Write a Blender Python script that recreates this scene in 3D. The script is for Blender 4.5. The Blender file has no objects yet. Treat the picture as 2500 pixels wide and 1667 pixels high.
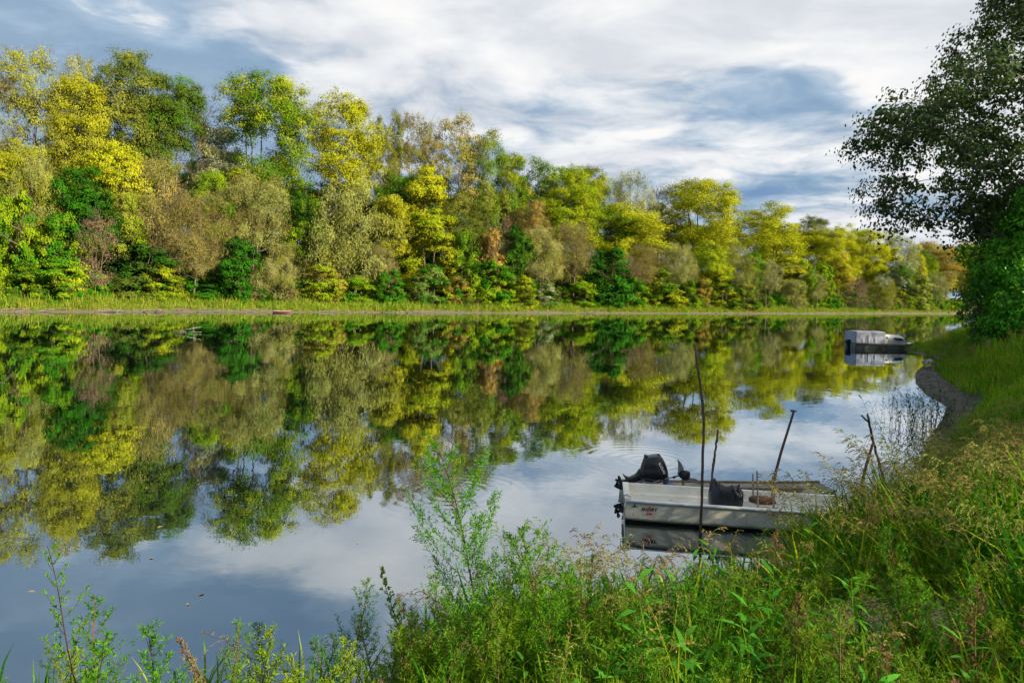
import bpy, math, random
import numpy as np
from mathutils import Vector, Matrix

# ------------------------------------------------------------------ camera, sky, sun, exposure
scene = bpy.context.scene
COL = scene.collection
F_PX, PX_W, PX_H = 1700.0, 2500.0, 1667.0
EYE = 3.6
CLX, CLY = -11.5, -2.8                      # where the cloud sheet lies
RINGS = [(-0.95, 12.3, 30.0, 0.007, 1.9), (3.0, 15.0, 24.0, 0.005, 2.6)]   # ripples on the water: x, y, wave number, slope, reach
HORIZON_Y, ROLL = 708.0, math.atan(0.026)

cam_data = bpy.data.cameras.new('camera')
cam = bpy.data.objects.new('camera', cam_data)
COL.objects.link(cam)
cam_data.sensor_fit = 'HORIZONTAL'
cam_data.sensor_width = 36.0
cam_data.lens = 36.0 * F_PX / PX_W
cam_data.shift_y = -(PX_H / 2 - HORIZON_Y) / PX_W
cam_data.clip_end = 6000.0
cam_data.clip_start = 0.05
cam.matrix_world = Matrix.Translation((0, 0, EYE)) @ Matrix.Rotation(math.radians(90), 4, 'X') @ Matrix.Rotation(ROLL, 4, 'Z')
scene.camera = cam

SUN_DIR = Vector((0.80, -0.47, 0.38)).normalized()       # towards the sun
SUN_EL = math.asin(SUN_DIR.z)
SUN_AZ = math.atan2(SUN_DIR.x, SUN_DIR.y)

sun_data = bpy.data.lights.new('sun', 'SUN')
sun_data.energy = 5.0
sun_data.angle = math.radians(0.5)
sun_data.color = (1.0, 0.89, 0.67)
sun = bpy.data.objects.new('sun', sun_data)
COL.objects.link(sun)
sun.rotation_euler = SUN_DIR.to_track_quat('Z', 'Y').to_euler()

scene.view_settings.view_transform = 'Standard'
scene.view_settings.look = 'None'
scene.view_settings.exposure = 0.92
scene.view_settings.gamma = 1.0
scene.view_settings.use_curve_mapping = False

scene.render.engine = 'CYCLES'
cy = scene.cycles
cy.max_bounces = 5
cy.diffuse_bounces = 2
cy.glossy_bounces = 2
cy.transmission_bounces = 3
cy.transparent_max_bounces = 4
cy.use_adaptive_sampling = True
cy.adaptive_threshold = 0.02
cy.use_denoising = True
try:
    cy.denoiser = 'OPENIMAGEDENOISE'
    cy.denoising_input_passes = 'RGB_ALBEDO_NORMAL'
    cy.denoising_prefilter = 'ACCURATE'
except Exception:
    pass
cy.caustics_reflective = False
cy.caustics_refractive = False


class NT:
    """short hand for building shader nodes"""
    def __init__(self, tree):
        self.t = tree
        self.t.nodes.clear()

    def n(self, kind, **kw):
        nd = self.t.nodes.new(kind)
        for k, v in kw.items():
            setattr(nd, k, v)
        return nd

    def link(self, a, b):
        self.t.links.new(a, b)

    def put(self, sock, v):
        if isinstance(v, bpy.types.NodeSocket):
            self.link(v, sock)
        elif v is not None:
            if hasattr(sock.default_value, '__len__') and not hasattr(v, '__len__'):
                v = (v,) * len(sock.default_value)
            if hasattr(v, '__len__') and len(v) == 3 and len(sock.default_value) == 4:
                v = (*v, 1.0)
            sock.default_value = v

    def math(self, op, a, b=None, c=None, clamp=False):
        nd = self.n('ShaderNodeMath', operation=op, use_clamp=clamp)
        for s, v in zip(nd.inputs, (a, b, c)):
            self.put(s, v)
        return nd.outputs[0]

    def vmath(self, op, a, b=None, scale=None):
        nd = self.n('ShaderNodeVectorMath', operation=op)
        self.put(nd.inputs[0], a)
        if b is not None:
            self.put(nd.inputs[1], b)
        if scale is not None:
            self.put(nd.inputs['Scale'], scale)
        return nd.outputs['Value'] if op in ('LENGTH', 'DOT_PRODUCT', 'DISTANCE') else nd.outputs['Vector']

    def xyz(self, x, y, z):
        nd = self.n('ShaderNodeCombineXYZ')
        for s, v in zip(nd.inputs, (x, y, z)):
            self.put(s, v)
        return nd.outputs[0]

    def sep(self, v):
        nd = self.n('ShaderNodeSeparateXYZ')
        self.put(nd.inputs[0], v)
        return nd.outputs

    def noise(self, v, scale, detail=4, rough=0.55, color=False, dist=0.0, lac=2.0):
        nd = self.n('ShaderNodeTexNoise')
        nd.noise_dimensions = '3D'
        self.put(nd.inputs['Vector'], v)
        nd.inputs['Scale'].default_value = scale
        nd.inputs['Detail'].default_value = detail
        nd.inputs['Roughness'].default_value = rough
        nd.inputs['Distortion'].default_value = dist
        nd.inputs['Lacunarity'].default_value = lac
        return nd.outputs['Color' if color else 'Fac']

    def mix(self, fac, a, b, mode='MIX'):
        nd = self.n('ShaderNodeMix', data_type='RGBA', blend_type=mode)
        nd.clamp_factor = True
        self.put(nd.inputs[0], fac)
        self.put(nd.inputs[6], a)
        self.put(nd.inputs[7], b)
        return nd.outputs[2]

    def step(self, v, lo, hi, smooth=True):
        nd = self.n('ShaderNodeMapRange', interpolation_type='SMOOTHSTEP' if smooth else 'LINEAR')
        nd.clamp = True if not smooth else nd.clamp
        self.put(nd.inputs[0], v)
        self.put(nd.inputs[1], lo)
        self.put(nd.inputs[2], hi)
        return nd.outputs[0]

    def attr(self, name, kind='GEOMETRY'):
        nd = self.n('ShaderNodeAttribute', attribute_type=kind)
        nd.attribute_name = name
        return nd.outputs


# ---- world: Nishita sky behind broken, wind-drawn cloud
world = bpy.data.worlds.new('World')
scene.world = world
world.use_nodes = True
w = NT(world.node_tree)
sky = w.n('ShaderNodeTexSky', sky_type='NISHITA')
sky.sun_disc = False
sky.sun_elevation = SUN_EL
sky.sun_rotation = SUN_AZ
sky.air_density = 1.0
sky.dust_density = 1.0
sky.ozone_density = 1.5
direction = w.n('ShaderNodeTexCoord').outputs['Generated']
dx, dy, dz = w.sep(direction)
hxy = w.math('SQRT', w.math('ADD', w.math('MULTIPLY', dx, dx), w.math('MULTIPLY', dy, dy)))
el = w.math('MAXIMUM', w.math('DIVIDE', dz, w.math('MAXIMUM', hxy, 0.02)), 0.0)
side = w.math('DIVIDE', dx, w.math('MAXIMUM', hxy, 0.02))
inv = w.math('DIVIDE', 1.0, w.math('ADD', w.math('MAXIMUM', dz, 0.0), 0.11))
plane = w.vmath('SCALE', w.xyz(dx, dy, 0.0), scale=inv)
warp = w.vmath('SUBTRACT', w.noise(plane, 0.7, 3, color=True), (0.5, 0.5, 0.5))
plane2 = w.vmath('ADD', plane, w.vmath('SCALE', warp, scale=0.9))
sheet = w.noise(w.vmath('ADD', plane2, (CLX, CLY, 1.7)), 0.62, 8, 0.60)
streak = w.noise(w.vmath('MULTIPLY', w.vmath('ADD', plane2, (7.2, 1.3, 4.0)), (0.55, 1.25, 1.0)), 1.15, 5, 0.48)
puff = w.noise(w.vmath('ADD', plane2, (2.4, 9.1, 0.3)), 2.6, 7, 0.55)
# cover: more bright cloud to the right and with height
bias = w.math('ADD', w.math('MULTIPLY', w.math('MINIMUM', el, 0.36), 1.0), w.math('ADD', w.math('MULTIPLY', side, 0.50), -0.03))
cover = w.math('ADD', w.math('MULTIPLY', sheet, 1.05), w.math('MULTIPLY', streak, 0.85))
cover = w.math('ADD', cover, w.math('MULTIPLY', puff, 0.38))
cover = w.math('ADD', cover, w.math('SUBTRACT', bias, 0.065))
bright = w.step(cover, 1.20, 1.42)
grey = w.step(cover, 0.95, 1.22)
S = 10.0
nish = w.vmath('SCALE', sky.outputs[0], scale=1.0)
base_blue = w.mix(w.step(side, -0.55, 0.45), tuple(S * c for c in (0.26, 0.36, 0.48)), tuple(S * c for c in (0.11, 0.21, 0.43)))
low = w.mix(w.step(el, 0.0, 0.16), tuple(S * c for c in (0.46, 0.57, 0.76)), base_blue)
low = w.mix(0.12, low, nish)
greyc = w.mix(w.step(puff, 0.3, 0.7), tuple(S * c for c in (0.19, 0.30, 0.44)), tuple(S * c for c in (0.37, 0.48, 0.60)))
white = w.mix(w.step(puff, 0.32, 0.68), tuple(S * c for c in (0.57, 0.60, 0.65)), tuple(S * c for c in (0.76, 0.77, 0.78)))
skyc = w.mix(grey, low, greyc)
skyc = w.mix(bright, skyc, white)
# small sunlit puffs high in the cloud
hot = w.math('MULTIPLY', w.step(puff, 0.60, 0.72), w.step(cover, 0.95, 1.25))
skyc = w.mix(w.math('MULTIPLY', hot, 0.7), skyc, tuple(S * c for c in (0.84, 0.82, 0.80)))
bg = w.n('ShaderNodeBackground')
w.link(skyc, bg.inputs['Color'])
bg.inputs['Strength'].default_value = 0.064
w.link(bg.outputs[0], w.n('ShaderNodeOutputWorld').inputs[0])


# ------------------------------------------------------------------ geometry of the view
cR, sR = math.cos(ROLL), math.sin(ROLL)


def ray(px, py):
    u, v = (px - PX_W / 2) / F_PX, (HORIZON_Y - py) / F_PX
    return u * cR - v * sR, u * sR + v * cR          # X/Y and (Z-eye)/Y


def at(px, py, Y):
    a, b = ray(px, py)
    return Vector((a * Y, Y, EYE + b * Y))


def on_level(px, py, z=0.0):
    a, b = ray(px, py)
    Y = (z - EYE) / b
    return Vector((a * Y, Y, z))


# ------------------------------------------------------------------ helpers
def tag(o, label=None, cat=None, group=None, kind=None):
    if label:
        o['label'] = label
    if cat:
        o['category'] = cat
    if group:
        o['group'] = group
    if kind:
        o['kind'] = kind
    return o


def make_mesh(name, V, faces, mats=(), fattr=None, smooth=False, midx=None):
    """V (n,3); faces: list of int arrays (m,k) or lists of tuples; fattr {name: per-face values}"""
    me = bpy.data.meshes.new(name)
    V = np.asarray(V, dtype=np.float32)
    blocks = [np.asarray(f, dtype=np.int32) for f in faces if len(f)]
    me.vertices.add(len(V))
    me.vertices.foreach_set('co', V.ravel())
    loops = np.concatenate([b.ravel() for b in blocks])
    counts = np.concatenate([np.full(len(b), b.shape[1], np.int32) for b in blocks])
    starts = np.concatenate([[0], np.cumsum(counts)[:-1]]).astype(np.int32)
    me.loops.add(len(loops))
    me.loops.foreach_set('vertex_index', loops)
    me.polygons.add(len(counts))
    me.polygons.foreach_set('loop_start', starts)
    me.polygons.foreach_set('loop_total', counts)
    if midx is not None:
        me.polygons.foreach_set('material_index', np.asarray(midx, np.int32))
    me.polygons.foreach_set('use_smooth', np.full(len(counts), bool(smooth)))
    for m in mats:
        me.materials.append(m)
    for k, v in (fattr or {}).items():
        a = me.attributes.new(k, 'FLOAT', 'FACE')
        a.data.foreach_set('value', np.asarray(v, np.float32))
    me.update(calc_edges=True)
    return me


class MB:
    """collects pieces and links them as ONE mesh object"""
    def __init__(self):
        self.V, self.F, self.A, self.M, self.n = [], [], [], [], 0

    def add(self, V, faces, a=0.0, m=0):
        V = np.asarray(V, dtype=np.float32).reshape(-1, 3)
        for f in faces:
            f = np.asarray(f, dtype=np.int32)
            if f.ndim == 1:
                f = f[None]
            self.F.append(f + self.n)
            self.A.append(np.broadcast_to(np.asarray(a, np.float32), (len(f),)) if np.ndim(a) == 0 or len(a) == len(f) else np.full(len(f), np.mean(a), np.float32))
            self.M.append(np.full(len(f), m, np.int32))
        self.V.append(V)
        self.n += len(V)

    def tube(self, P, R, sides=5, caps=False, a=0.0, m=0):
        P = np.asarray(P, dtype=np.float64)
        k = len(P)
        R = np.broadcast_to(np.asarray(R, dtype=np.float64), (k,))
        T = np.gradient(P, axis=0)
        T /= np.linalg.norm(T, axis=1, keepdims=True) + 1e-9
        ref = np.array([0.0, 0.0, 1.0]) if abs(T[:, 2]).mean() < 0.8 else np.array([1.0, 0.0, 0.0])
        U = np.cross(T, ref)
        U /= np.linalg.norm(U, axis=1, keepdims=True) + 1e-9
        W = np.cross(T, U)
        ang = np.arange(sides) * 2 * math.pi / sides
        ring = P[:, None] + R[:, None, None] * (np.cos(ang)[None, :, None] * U[:, None] + np.sin(ang)[None, :, None] * W[:, None])
        i, j = np.meshgrid(np.arange(k - 1), np.arange(sides), indexing='ij')
        jn = (j + 1) % sides
        q = np.stack([i * sides + j, i * sides + jn, (i + 1) * sides + jn, (i + 1) * sides + j], -1).reshape(-1, 4)
        faces = [q]
        if caps:
            faces += [np.arange(sides)[::-1][None], (np.arange(sides) + (k - 1) * sides)[None]]
        self.add(ring.reshape(-1, 3), faces, a, m)

    def box(self, c, s, rot=None, m=0, a=0.0):
        x, y, z = (np.array(s) / 2)
        V = np.array([[sx * x, sy * y, sz * z] for sx in (-1, 1) for sy in (-1, 1) for sz in (-1, 1)])
        if rot is not None:
            V = V @ np.array(rot.to_3x3()).T
        V = V + np.array(c)
        self.add(V, [np.array([[0, 1, 3, 2], [4, 6, 7, 5], [0, 4, 5, 1], [2, 3, 7, 6], [0, 2, 6, 4], [1, 5, 7, 3]])], a, m)

    def mesh(self, name, mats, smooth=False, attr=None):
        return make_mesh(name, np.concatenate(self.V), self.F, mats if isinstance(mats, (list, tuple)) else [mats],
                         {attr: np.concatenate(self.A)} if attr else None, smooth, np.concatenate(self.M))

    def build(self, name, mats, parent=None, smooth=False, attr=None):
        o = bpy.data.objects.new(name, self.mesh(name, mats, smooth, attr))
        COL.objects.link(o)
        o.parent = parent
        return o


def link(name, mesh, parent=None):
    o = bpy.data.objects.new(name, mesh)
    COL.objects.link(o)
    o.parent = parent
    return o


def empty(name, loc=(0, 0, 0), rz=0.0, scale=(1, 1, 1)):
    o = bpy.data.objects.new(name, None)
    o.empty_display_size = 0.2
    COL.objects.link(o)
    o.location = loc
    o.rotation_euler = (0, 0, rz)
    o.scale = scale
    return o


def bevel(o, width, seg=2):
    md = o.modifiers.new('bevel', 'BEVEL')
    md.width = width
    md.segments = seg
    md.limit_method = 'ANGLE'
    return o


# ------------------------------------------------------------------ materials
def mat(name):
    m = bpy.data.materials.new(name)
    m.use_nodes = True
    return m, NT(m.node_tree)


def finish(t, shader):
    t.link(shader, t.n('ShaderNodeOutputMaterial').inputs[0])


def principled(t, color, rough=0.6, metal=0.0, spec=0.5, normal=None):
    p = t.n('ShaderNodeBsdfPrincipled')
    t.put(p.inputs['Base Color'], color)
    t.put(p.inputs['Roughness'], rough)
    t.put(p.inputs['Metallic'], metal)
    t.put(p.inputs['Specular IOR Level'], spec)
    if normal is not None:
        t.link(normal, p.inputs['Normal'])
    return p.outputs[0]


def bump(t, height, strength=0.4, dist=0.02):
    b = t.n('ShaderNodeBump')
    b.inputs['Strength'].default_value = strength
    b.inputs['Distance'].default_value = dist
    t.link(height, b.inputs['Height'])
    return b.outputs[0]


def simple(name, color, rough=0.6, metal=0.0, var=0.25, scale=8.0, bmp=0.15, dirt=None, spec=0.5):
    """one paint / wood / metal with mottling, wear and fine relief"""
    m, t = mat(name)
    co = t.n('ShaderNodeTexCoord').outputs['Object']
    n1 = t.noise(co, scale, 6, 0.6)
    c = t.mix(t.step(n1, 0.3, 0.7), tuple(x * (1 - var) for x in color), tuple(min(1, x * (1 + var * .5)) for x in color))
    if dirt:
        n2 = t.noise(t.vmath('MULTIPLY', co, (1, 1, 2.5)), scale * 2.2, 8, 0.7)
        c = t.mix(t.step(n2, 0.56, 0.72), c, dirt)
    r = t.math('ADD', t.math('MULTIPLY', n1, 0.25), rough - 0.12)
    finish(t, principled(t, c, r, metal, spec, bump(t, t.noise(co, scale * 6, 4, 0.6), bmp, 0.01)))
    return m


def leaf_material(name, translucent=0.14, gloss=0.0):
    """leaf colour A from the object colour, B from the object's own 'tint_b'; clump and leaf attributes vary it"""
    m, t = mat(name)
    ca = t.n('ShaderNodeObjectInfo').outputs['Color']
    cb = t.attr('tint_b', 'OBJECT')['Color']
    tint = t.attr('tint')['Fac']
    clump = t.attr('clump')['Fac']
    co = t.n('ShaderNodeTexCoord').outputs['Object']
    big = t.noise(co, 0.22, 2, 0.5)
    f = t.math('ADD', t.math('MULTIPLY', clump, 0.55), t.math('MULTIPLY', big, 0.75))
    f = t.math('ADD', f, t.math('MULTIPLY', tint, 0.07))
    c = t.mix(t.step(f, 0.56, 0.98), ca, cb)
    val = t.math('ADD', t.math('MULTIPLY', tint, 0.50), 0.62)
    c = t.vmath('SCALE', c, scale=val)
    d = t.n('ShaderNodeBsdfDiffuse')
    t.link(c, d.inputs[0])
    tr = t.n('ShaderNodeBsdfTranslucent')
    t.link(t.vmath('MULTIPLY', c, (1.05, 1.15, 0.6)), tr.inputs[0])
    mx = t.n('ShaderNodeMixShader')
    mx.inputs[0].default_value = translucent
    t.link(d.outputs[0], mx.inputs[1])
    t.link(tr.outputs[0], mx.inputs[2])
    out = mx.outputs[0]
    if gloss > 0:
        g = t.n('ShaderNodeBsdfGlossy')
        g.inputs['Roughness'].default_value = 0.45
        m2 = t.n('ShaderNodeMixShader')
        m2.inputs[0].default_value = gloss
        t.link(out, m2.inputs[1])
        t.link(g.outputs[0], m2.inputs[2])
        out = m2.outputs[0]
    finish(t, out)
    return m


def grass_material(name, c0, c1, c2, translucent=0.35, gloss=0.0):
    """blade colour from the per-blade attribute and the per-instance random"""
    m, t = mat(name)
    tint = t.attr('tint')['Fac']
    rnd = t.n('ShaderNodeObjectInfo').outputs['Random']
    big = t.noise(t.n('ShaderNodeNewGeometry').outputs['Position'], 0.45, 3, 0.5)
    c = t.mix(tint, c0, c1)
    f = t.step(t.math('ADD', t.math('MULTIPLY', rnd, 0.6), t.math('MULTIPLY', big, 0.9)), 0.62, 1.05)
    c = t.mix(f, c, c2)
    d = t.n('ShaderNodeBsdfDiffuse')
    t.link(c, d.inputs[0])
    tr = t.n('ShaderNodeBsdfTranslucent')
    t.link(c, tr.inputs[0])
    mx = t.n('ShaderNodeMixShader')
    mx.inputs[0].default_value = translucent
    t.link(d.outputs[0], mx.inputs[1])
    t.link(tr.outputs[0], mx.inputs[2])
    if gloss <= 0:
        finish(t, mx.outputs[0])
        return m
    g = t.n('ShaderNodeBsdfGlossy')
    g.inputs['Roughness'].default_value = 0.35
    m2 = t.n('ShaderNodeMixShader')
    m2.inputs[0].default_value = gloss
    t.link(mx.outputs[0], m2.inputs[1])
    t.link(g.outputs[0], m2.inputs[2])
    finish(t, m2.outputs[0])
    return m


M_LEAF = leaf_material('tree_leaves')
M_LEAF_NEAR = leaf_material('near_tree_leaves', 0.32, 0.02)
M_BARK = simple('bark', (0.16, 0.12, 0.085), 0.9, 0, 0.45, 3.0, 0.5)
M_BARK_PALE = simple('pale_bark', (0.40, 0.37, 0.31), 0.85, 0, 0.35, 3.0, 0.4)

# ------------------------------------------------------------------ shoreline and terrain
NEAR_SHORE = [(-500, -460), (-250, -190), (-120, -60), (-40, -8), (-20, 0.8), (-12, 3.0), (-6, 4.9), (-3, 5.8), (-1, 6.4), (1.2, 7.0), (3.0, 8.1), (3.9, 9.2),
              (5.0, 9.9), (6.2, 10.7), (7.6, 12.4), (9.2, 15.4), (11.0, 18.2), (13.2, 21.2), (15.0, 23.9), (15.9, 26.6), (17.7, 30.4), (20.5, 35.2),
              (22.2, 37.5), (25.2, 40.6), (26.6, 42.6), (27.2, 45.8), (28.4, 50.4), (30.0, 52.2), (32.0, 54.5), (35, 59), (43, 67), (61, 85), (101, 119), (160, 165), (240, 235), (420, 400)]
FAR_SHORE = [(420, 500), (300, 362), (200, 264), (136, 209), (70, 158.5), (35, 133), (0, 107), (-33, 85.5), (-52, 70.7), (-80, 47), (-140, 0), (-250, -95), (-500, -310)]
RIVER = np.array(NEAR_SHORE[::1] + FAR_SHORE, dtype=np.float64)


def shore_distance(X, Y):
    """signed distance to the waterline: positive on land"""
    X, Y = np.asarray(X, float), np.asarray(Y, float)
    shp = X.shape
    P = np.stack([X.ravel(), Y.ravel()], 1)
    A, B = RIVER, np.roll(RIVER, -1, axis=0)
    best = np.full(len(P), 1e9)
    inside = np.zeros(len(P), bool)
    for a, b in zip(A, B):
        d = b - a
        t = np.clip(((P - a) @ d) / (d @ d), 0, 1)
        q = a + t[:, None] * d
        best = np.minimum(best, np.hypot(P[:, 0] - q[:, 0], P[:, 1] - q[:, 1]))
        c = ((a[1] > P[:, 1]) != (b[1] > P[:, 1]))
        with np.errstate(divide='ignore', invalid='ignore'):
            xi = (b[0] - a[0]) * (P[:, 1] - a[1]) / (b[1] - a[1]) + a[0]
        inside ^= c & (P[:, 0] < xi)
    return np.where(inside, -best, best).reshape(shp)


def wav(X, Y):
    return (np.sin(X * 0.9 + 1.3 * np.sin(Y * 0.37)) * np.cos(Y * 0.8 + 0.7 * np.sin(X * 0.53)) * 0.5
            + 0.5 * np.sin(X * 2.3 + 1.1) * np.sin(Y * 2.1 + 0.4) * 0.5)


def is_far(X, Y):
    return Y > 52 + 0.92 * X


def terrain_z(X, Y):
    X, Y = np.asarray(X, float), np.asarray(Y, float)
    d = shore_distance(X, Y)
    far = is_far(X, Y)
    z_bank = np.interp(d, [-60, -8, -2, 0, 0.5, 1.2, 2.6, 5.2, 9, 30, 400], [-3, -1.6, -0.55, 0, 0.22, 0.62, 1.12, 1.85, 2.2, 2.6, 4])
    z_mud = np.interp(d, [-60, -8, -2, 0, 1.1, 1.8, 3.0, 5.0, 9, 30, 400], [-3, -1.2, -0.3, 0, 0.13, 0.35, 1.0, 1.65, 2.1, 2.6, 4])
    m = np.clip((Y - 19) / 4, 0, 1) * np.clip((66 - Y) / 10, 0, 1)
    z_near = z_bank * (1 - m) + z_mud * m
    z_far = np.interp(d, [-60, -8, -2, 0, 1.6, 4, 12, 26, 70, 400], [-3, -1.6, -0.4, 0, 0.30, 0.55, 1.5, 3.0, 4.2, 7])
    z = np.where(far, z_far, z_near)
    return z + np.where(d > 0.3, 0.09 * wav(X, Y) * np.clip(d / 4, 0, 1), 0)


def axis(lo, hi, fine_lo, fine_hi, fine, mid_lo, mid_hi, mid):
    a = list(np.arange(fine_lo, fine_hi, fine))
    x = fine_hi
    while x < mid_hi:
        a.append(x); x += mid
    s = mid
    while x < hi:
        a.append(x); s *= 1.35; x += s
    a.append(hi)
    x = fine_lo - mid
    while x > mid_lo:
        a.append(x); x -= mid
    s = mid
    while x > lo:
        a.append(x); s *= 1.35; x -= s
    a.append(lo)
    return np.array(sorted(a))


gx = axis(-2500, 2500, -8, 34, 0.35, -100, 180, 1.6)
gy = axis(-2500, 2500, 0, 58, 0.35, -30, 270, 1.6)
GX, GY = np.meshgrid(gx, gy, indexing='ij')
GZ = terrain_z(GX, GY)
nx, ny = GX.shape
ii, jj = np.meshgrid(np.arange(nx - 1), np.arange(ny - 1), indexing='ij')
quads = np.stack([ii * ny + jj, (ii + 1) * ny + jj, (ii + 1) * ny + jj + 1, ii * ny + jj + 1], -1).reshape(-1, 4)

M_GROUND, t = mat('bank_soil')
pos = t.n('ShaderNodeNewGeometry').outputs['Position']
px_, py_, pz_ = t.sep(pos)
n_big = t.noise(pos, 0.35, 5, 0.6)
n_small = t.noise(pos, 5.0, 6, 0.65)
n_mud = t.noise(t.vmath('MULTIPLY', pos, (1.0, 0.6, 1)), 1.6, 8, 0.68)
mud = t.mix(t.step(n_mud, 0.34, 0.66), (0.035, 0.026, 0.021), (0.11, 0.088, 0.072))
mud = t.mix(t.step(pz_, 0.02, 0.11), (0.045, 0.037, 0.03), mud)
soil = t.mix(t.step(n_small, 0.3, 0.7), (0.035, 0.032, 0.015), (0.09, 0.085, 0.03))
near_c = t.mix(t.step(t.math('ADD', pz_, t.math('MULTIPLY', n_small, 0.2)), 0.40, 0.62), mud, soil)
sand = t.mix(t.step(n_small, 0.3, 0.7), (0.13, 0.112, 0.062), (0.25, 0.21, 0.125))
sand = t.mix(t.step(pz_, 0.02, 0.12), (0.20, 0.15, 0.105), sand)
litter = t.mix(t.step(n_big, 0.35, 0.65), (0.05, 0.05, 0.018), (0.14, 0.11, 0.05))
far_c = t.mix(t.step(t.math('ADD', pz_, t.math('MULTIPLY', n_big, 0.35)), 0.45, 0.8), sand, litter)
line = t.math('SUBTRACT', py_, t.math('ADD', t.math('MULTIPLY', px_, 0.92), 52.0))
gcol = t.mix(t.step(line, -2, 2), near_c, far_c)
wet = t.step(pz_, 0.10, 0.35)
grough = t.math('ADD', t.math('MULTIPLY', wet, 0.35), 0.6)
finish(t, principled(t, gcol, grough, 0, 0.22, bump(t, t.math('ADD', n_small, t.math('MULTIPLY', t.noise(pos, 22, 4, 0.6), 0.4)), 0.9, 0.09)))
ground = link('ground', make_mesh('ground', np.stack([GX, GY, GZ], -1).reshape(-1, 3), [quads], [M_GROUND], smooth=True))
tag(ground, kind='structure')

# ------------------------------------------------------------------ river water
M_WATER, t = mat('river_water')
geo = t.n('ShaderNodeNewGeometry')
pos = geo.outputs['Position']
wx, wy, wz = t.sep(pos)
dist = t.vmath('LENGTH', t.xyz(wx, wy, 0.0))
# slow swell patches plus fine wavelets: slopes, not heights, so that distance turns them into a soft smear
s1 = t.vmath('SUBTRACT', t.noise(t.vmath('MULTIPLY', pos, (0.9, 1.5, 1)), 1.6, 2, 0.5, color=True), (0.5, 0.5, 0.5))
s2 = t.vmath('SUBTRACT', t.noise(t.vmath('MULTIPLY', pos, (1.0, 2.0, 1)), 5.5, 2, 0.5, color=True), (0.5, 0.5, 0.5))
patch = t.step(t.noise(pos, 0.11, 3, 0.5), 0.38, 0.68)
amp = t.math('ADD', t.math('MULTIPLY', patch, 0.9), 0.35)
slope = t.vmath('ADD', t.vmath('SCALE', s1, scale=t.math('MULTIPLY', amp, 0.011)), t.vmath('SCALE', s2, scale=t.math('MULTIPLY', amp, 0.013)))
rings = None
for (cx_, cy_, k_, a_, r_) in RINGS:
    rx, ry = t.math('SUBTRACT', wx, cx_), t.math('SUBTRACT', wy, cy_)
    rr = t.math('SQRT', t.math('ADD', t.math('ADD', t.math('MULTIPLY', rx, rx), t.math('MULTIPLY', ry, ry)), 0.0004))
    wv = t.math('MULTIPLY', t.math('COSINE', t.math('MULTIPLY', rr, k_)), a_)
    env = t.math('SUBTRACT', 1.0, t.step(rr, r_ * 0.35, r_))
    wv = t.math('DIVIDE', t.math('MULTIPLY', wv, env), rr)
    v = t.xyz(t.math('MULTIPLY', rx, wv), t.math('MULTIPLY', ry, wv), 0.0)
    slope = t.vmath('ADD', slope, v)
sx_, sy_, sz_ = t.sep(slope)
nrm = t.vmath('NORMALIZE', t.xyz(sx_, sy_, 1.0))
fr = t.n('ShaderNodeFresnel')
fr.inputs['IOR'].default_value = 1.33
t.link(nrm, fr.inputs['Normal'])
fac = t.math('POWER', fr.outputs[0], 0.31, clamp=True)
deep = t.n('ShaderNodeBsdfDiffuse')
deep.inputs[0].default_value = (0.006, 0.012, 0.010, 1)
gl = t.n('ShaderNodeBsdfGlossy')
gl.inputs['Color'].default_value = (0.88, 0.95, 1.0, 1)
gl.inputs['Roughness'].default_value = 0.012
t.link(nrm, gl.inputs['Normal'])
mx = t.n('ShaderNodeMixShader')
t.link(fac, mx.inputs[0])
t.link(deep.outputs[0], mx.inputs[1])
t.link(gl.outputs[0], mx.inputs[2])
finish(t, mx.outputs[0])
water = link('water', make_mesh('water', [(-2400, -2400, 0), (2400, -2400, 0), (2400, 2400, 0), (-2400, 2400, 0)], [[(0, 1, 2, 3)]], [M_WATER]))
tag(water, kind='structure')

# ------------------------------------------------------------------ trees
PROFILES = {
    'vase':   [(0, .15), (.2, .42), (.45, .78), (.7, 1), (.88, .86), (.96, .55), (1, .25)],
    'broad':  [(0, .55), (.2, .9), (.45, 1), (.7, .88), (.88, .6), (1, .2)],
    'sparse': [(0, .30), (.3, .75), (.6, 1), (.85, .8), (1, .3)],
    'column': [(0, .60), (.2, .92), (.5, 1), (.78, .72), (.92, .4), (1, .1)],
    'dome':   [(0, .86), (.25, 1), (.55, .95), (.78, .74), (.92, .45), (1, .12)],
    'bush':   [(0, .80), (.25, 1), (.55, .92), (.8, .64), (.93, .36), (1, .1)],
    'cone':   [(0, .82), (.2, 1), (.45, .86), (.7, .55), (.9, .25), (1, .06)],
    'conic':  [(0, .50), (.09, .74), (.29, 1.0), (.41, .70), (.56, .45), (.7, .27), (.82, .14), (1, .03)],
}


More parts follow.
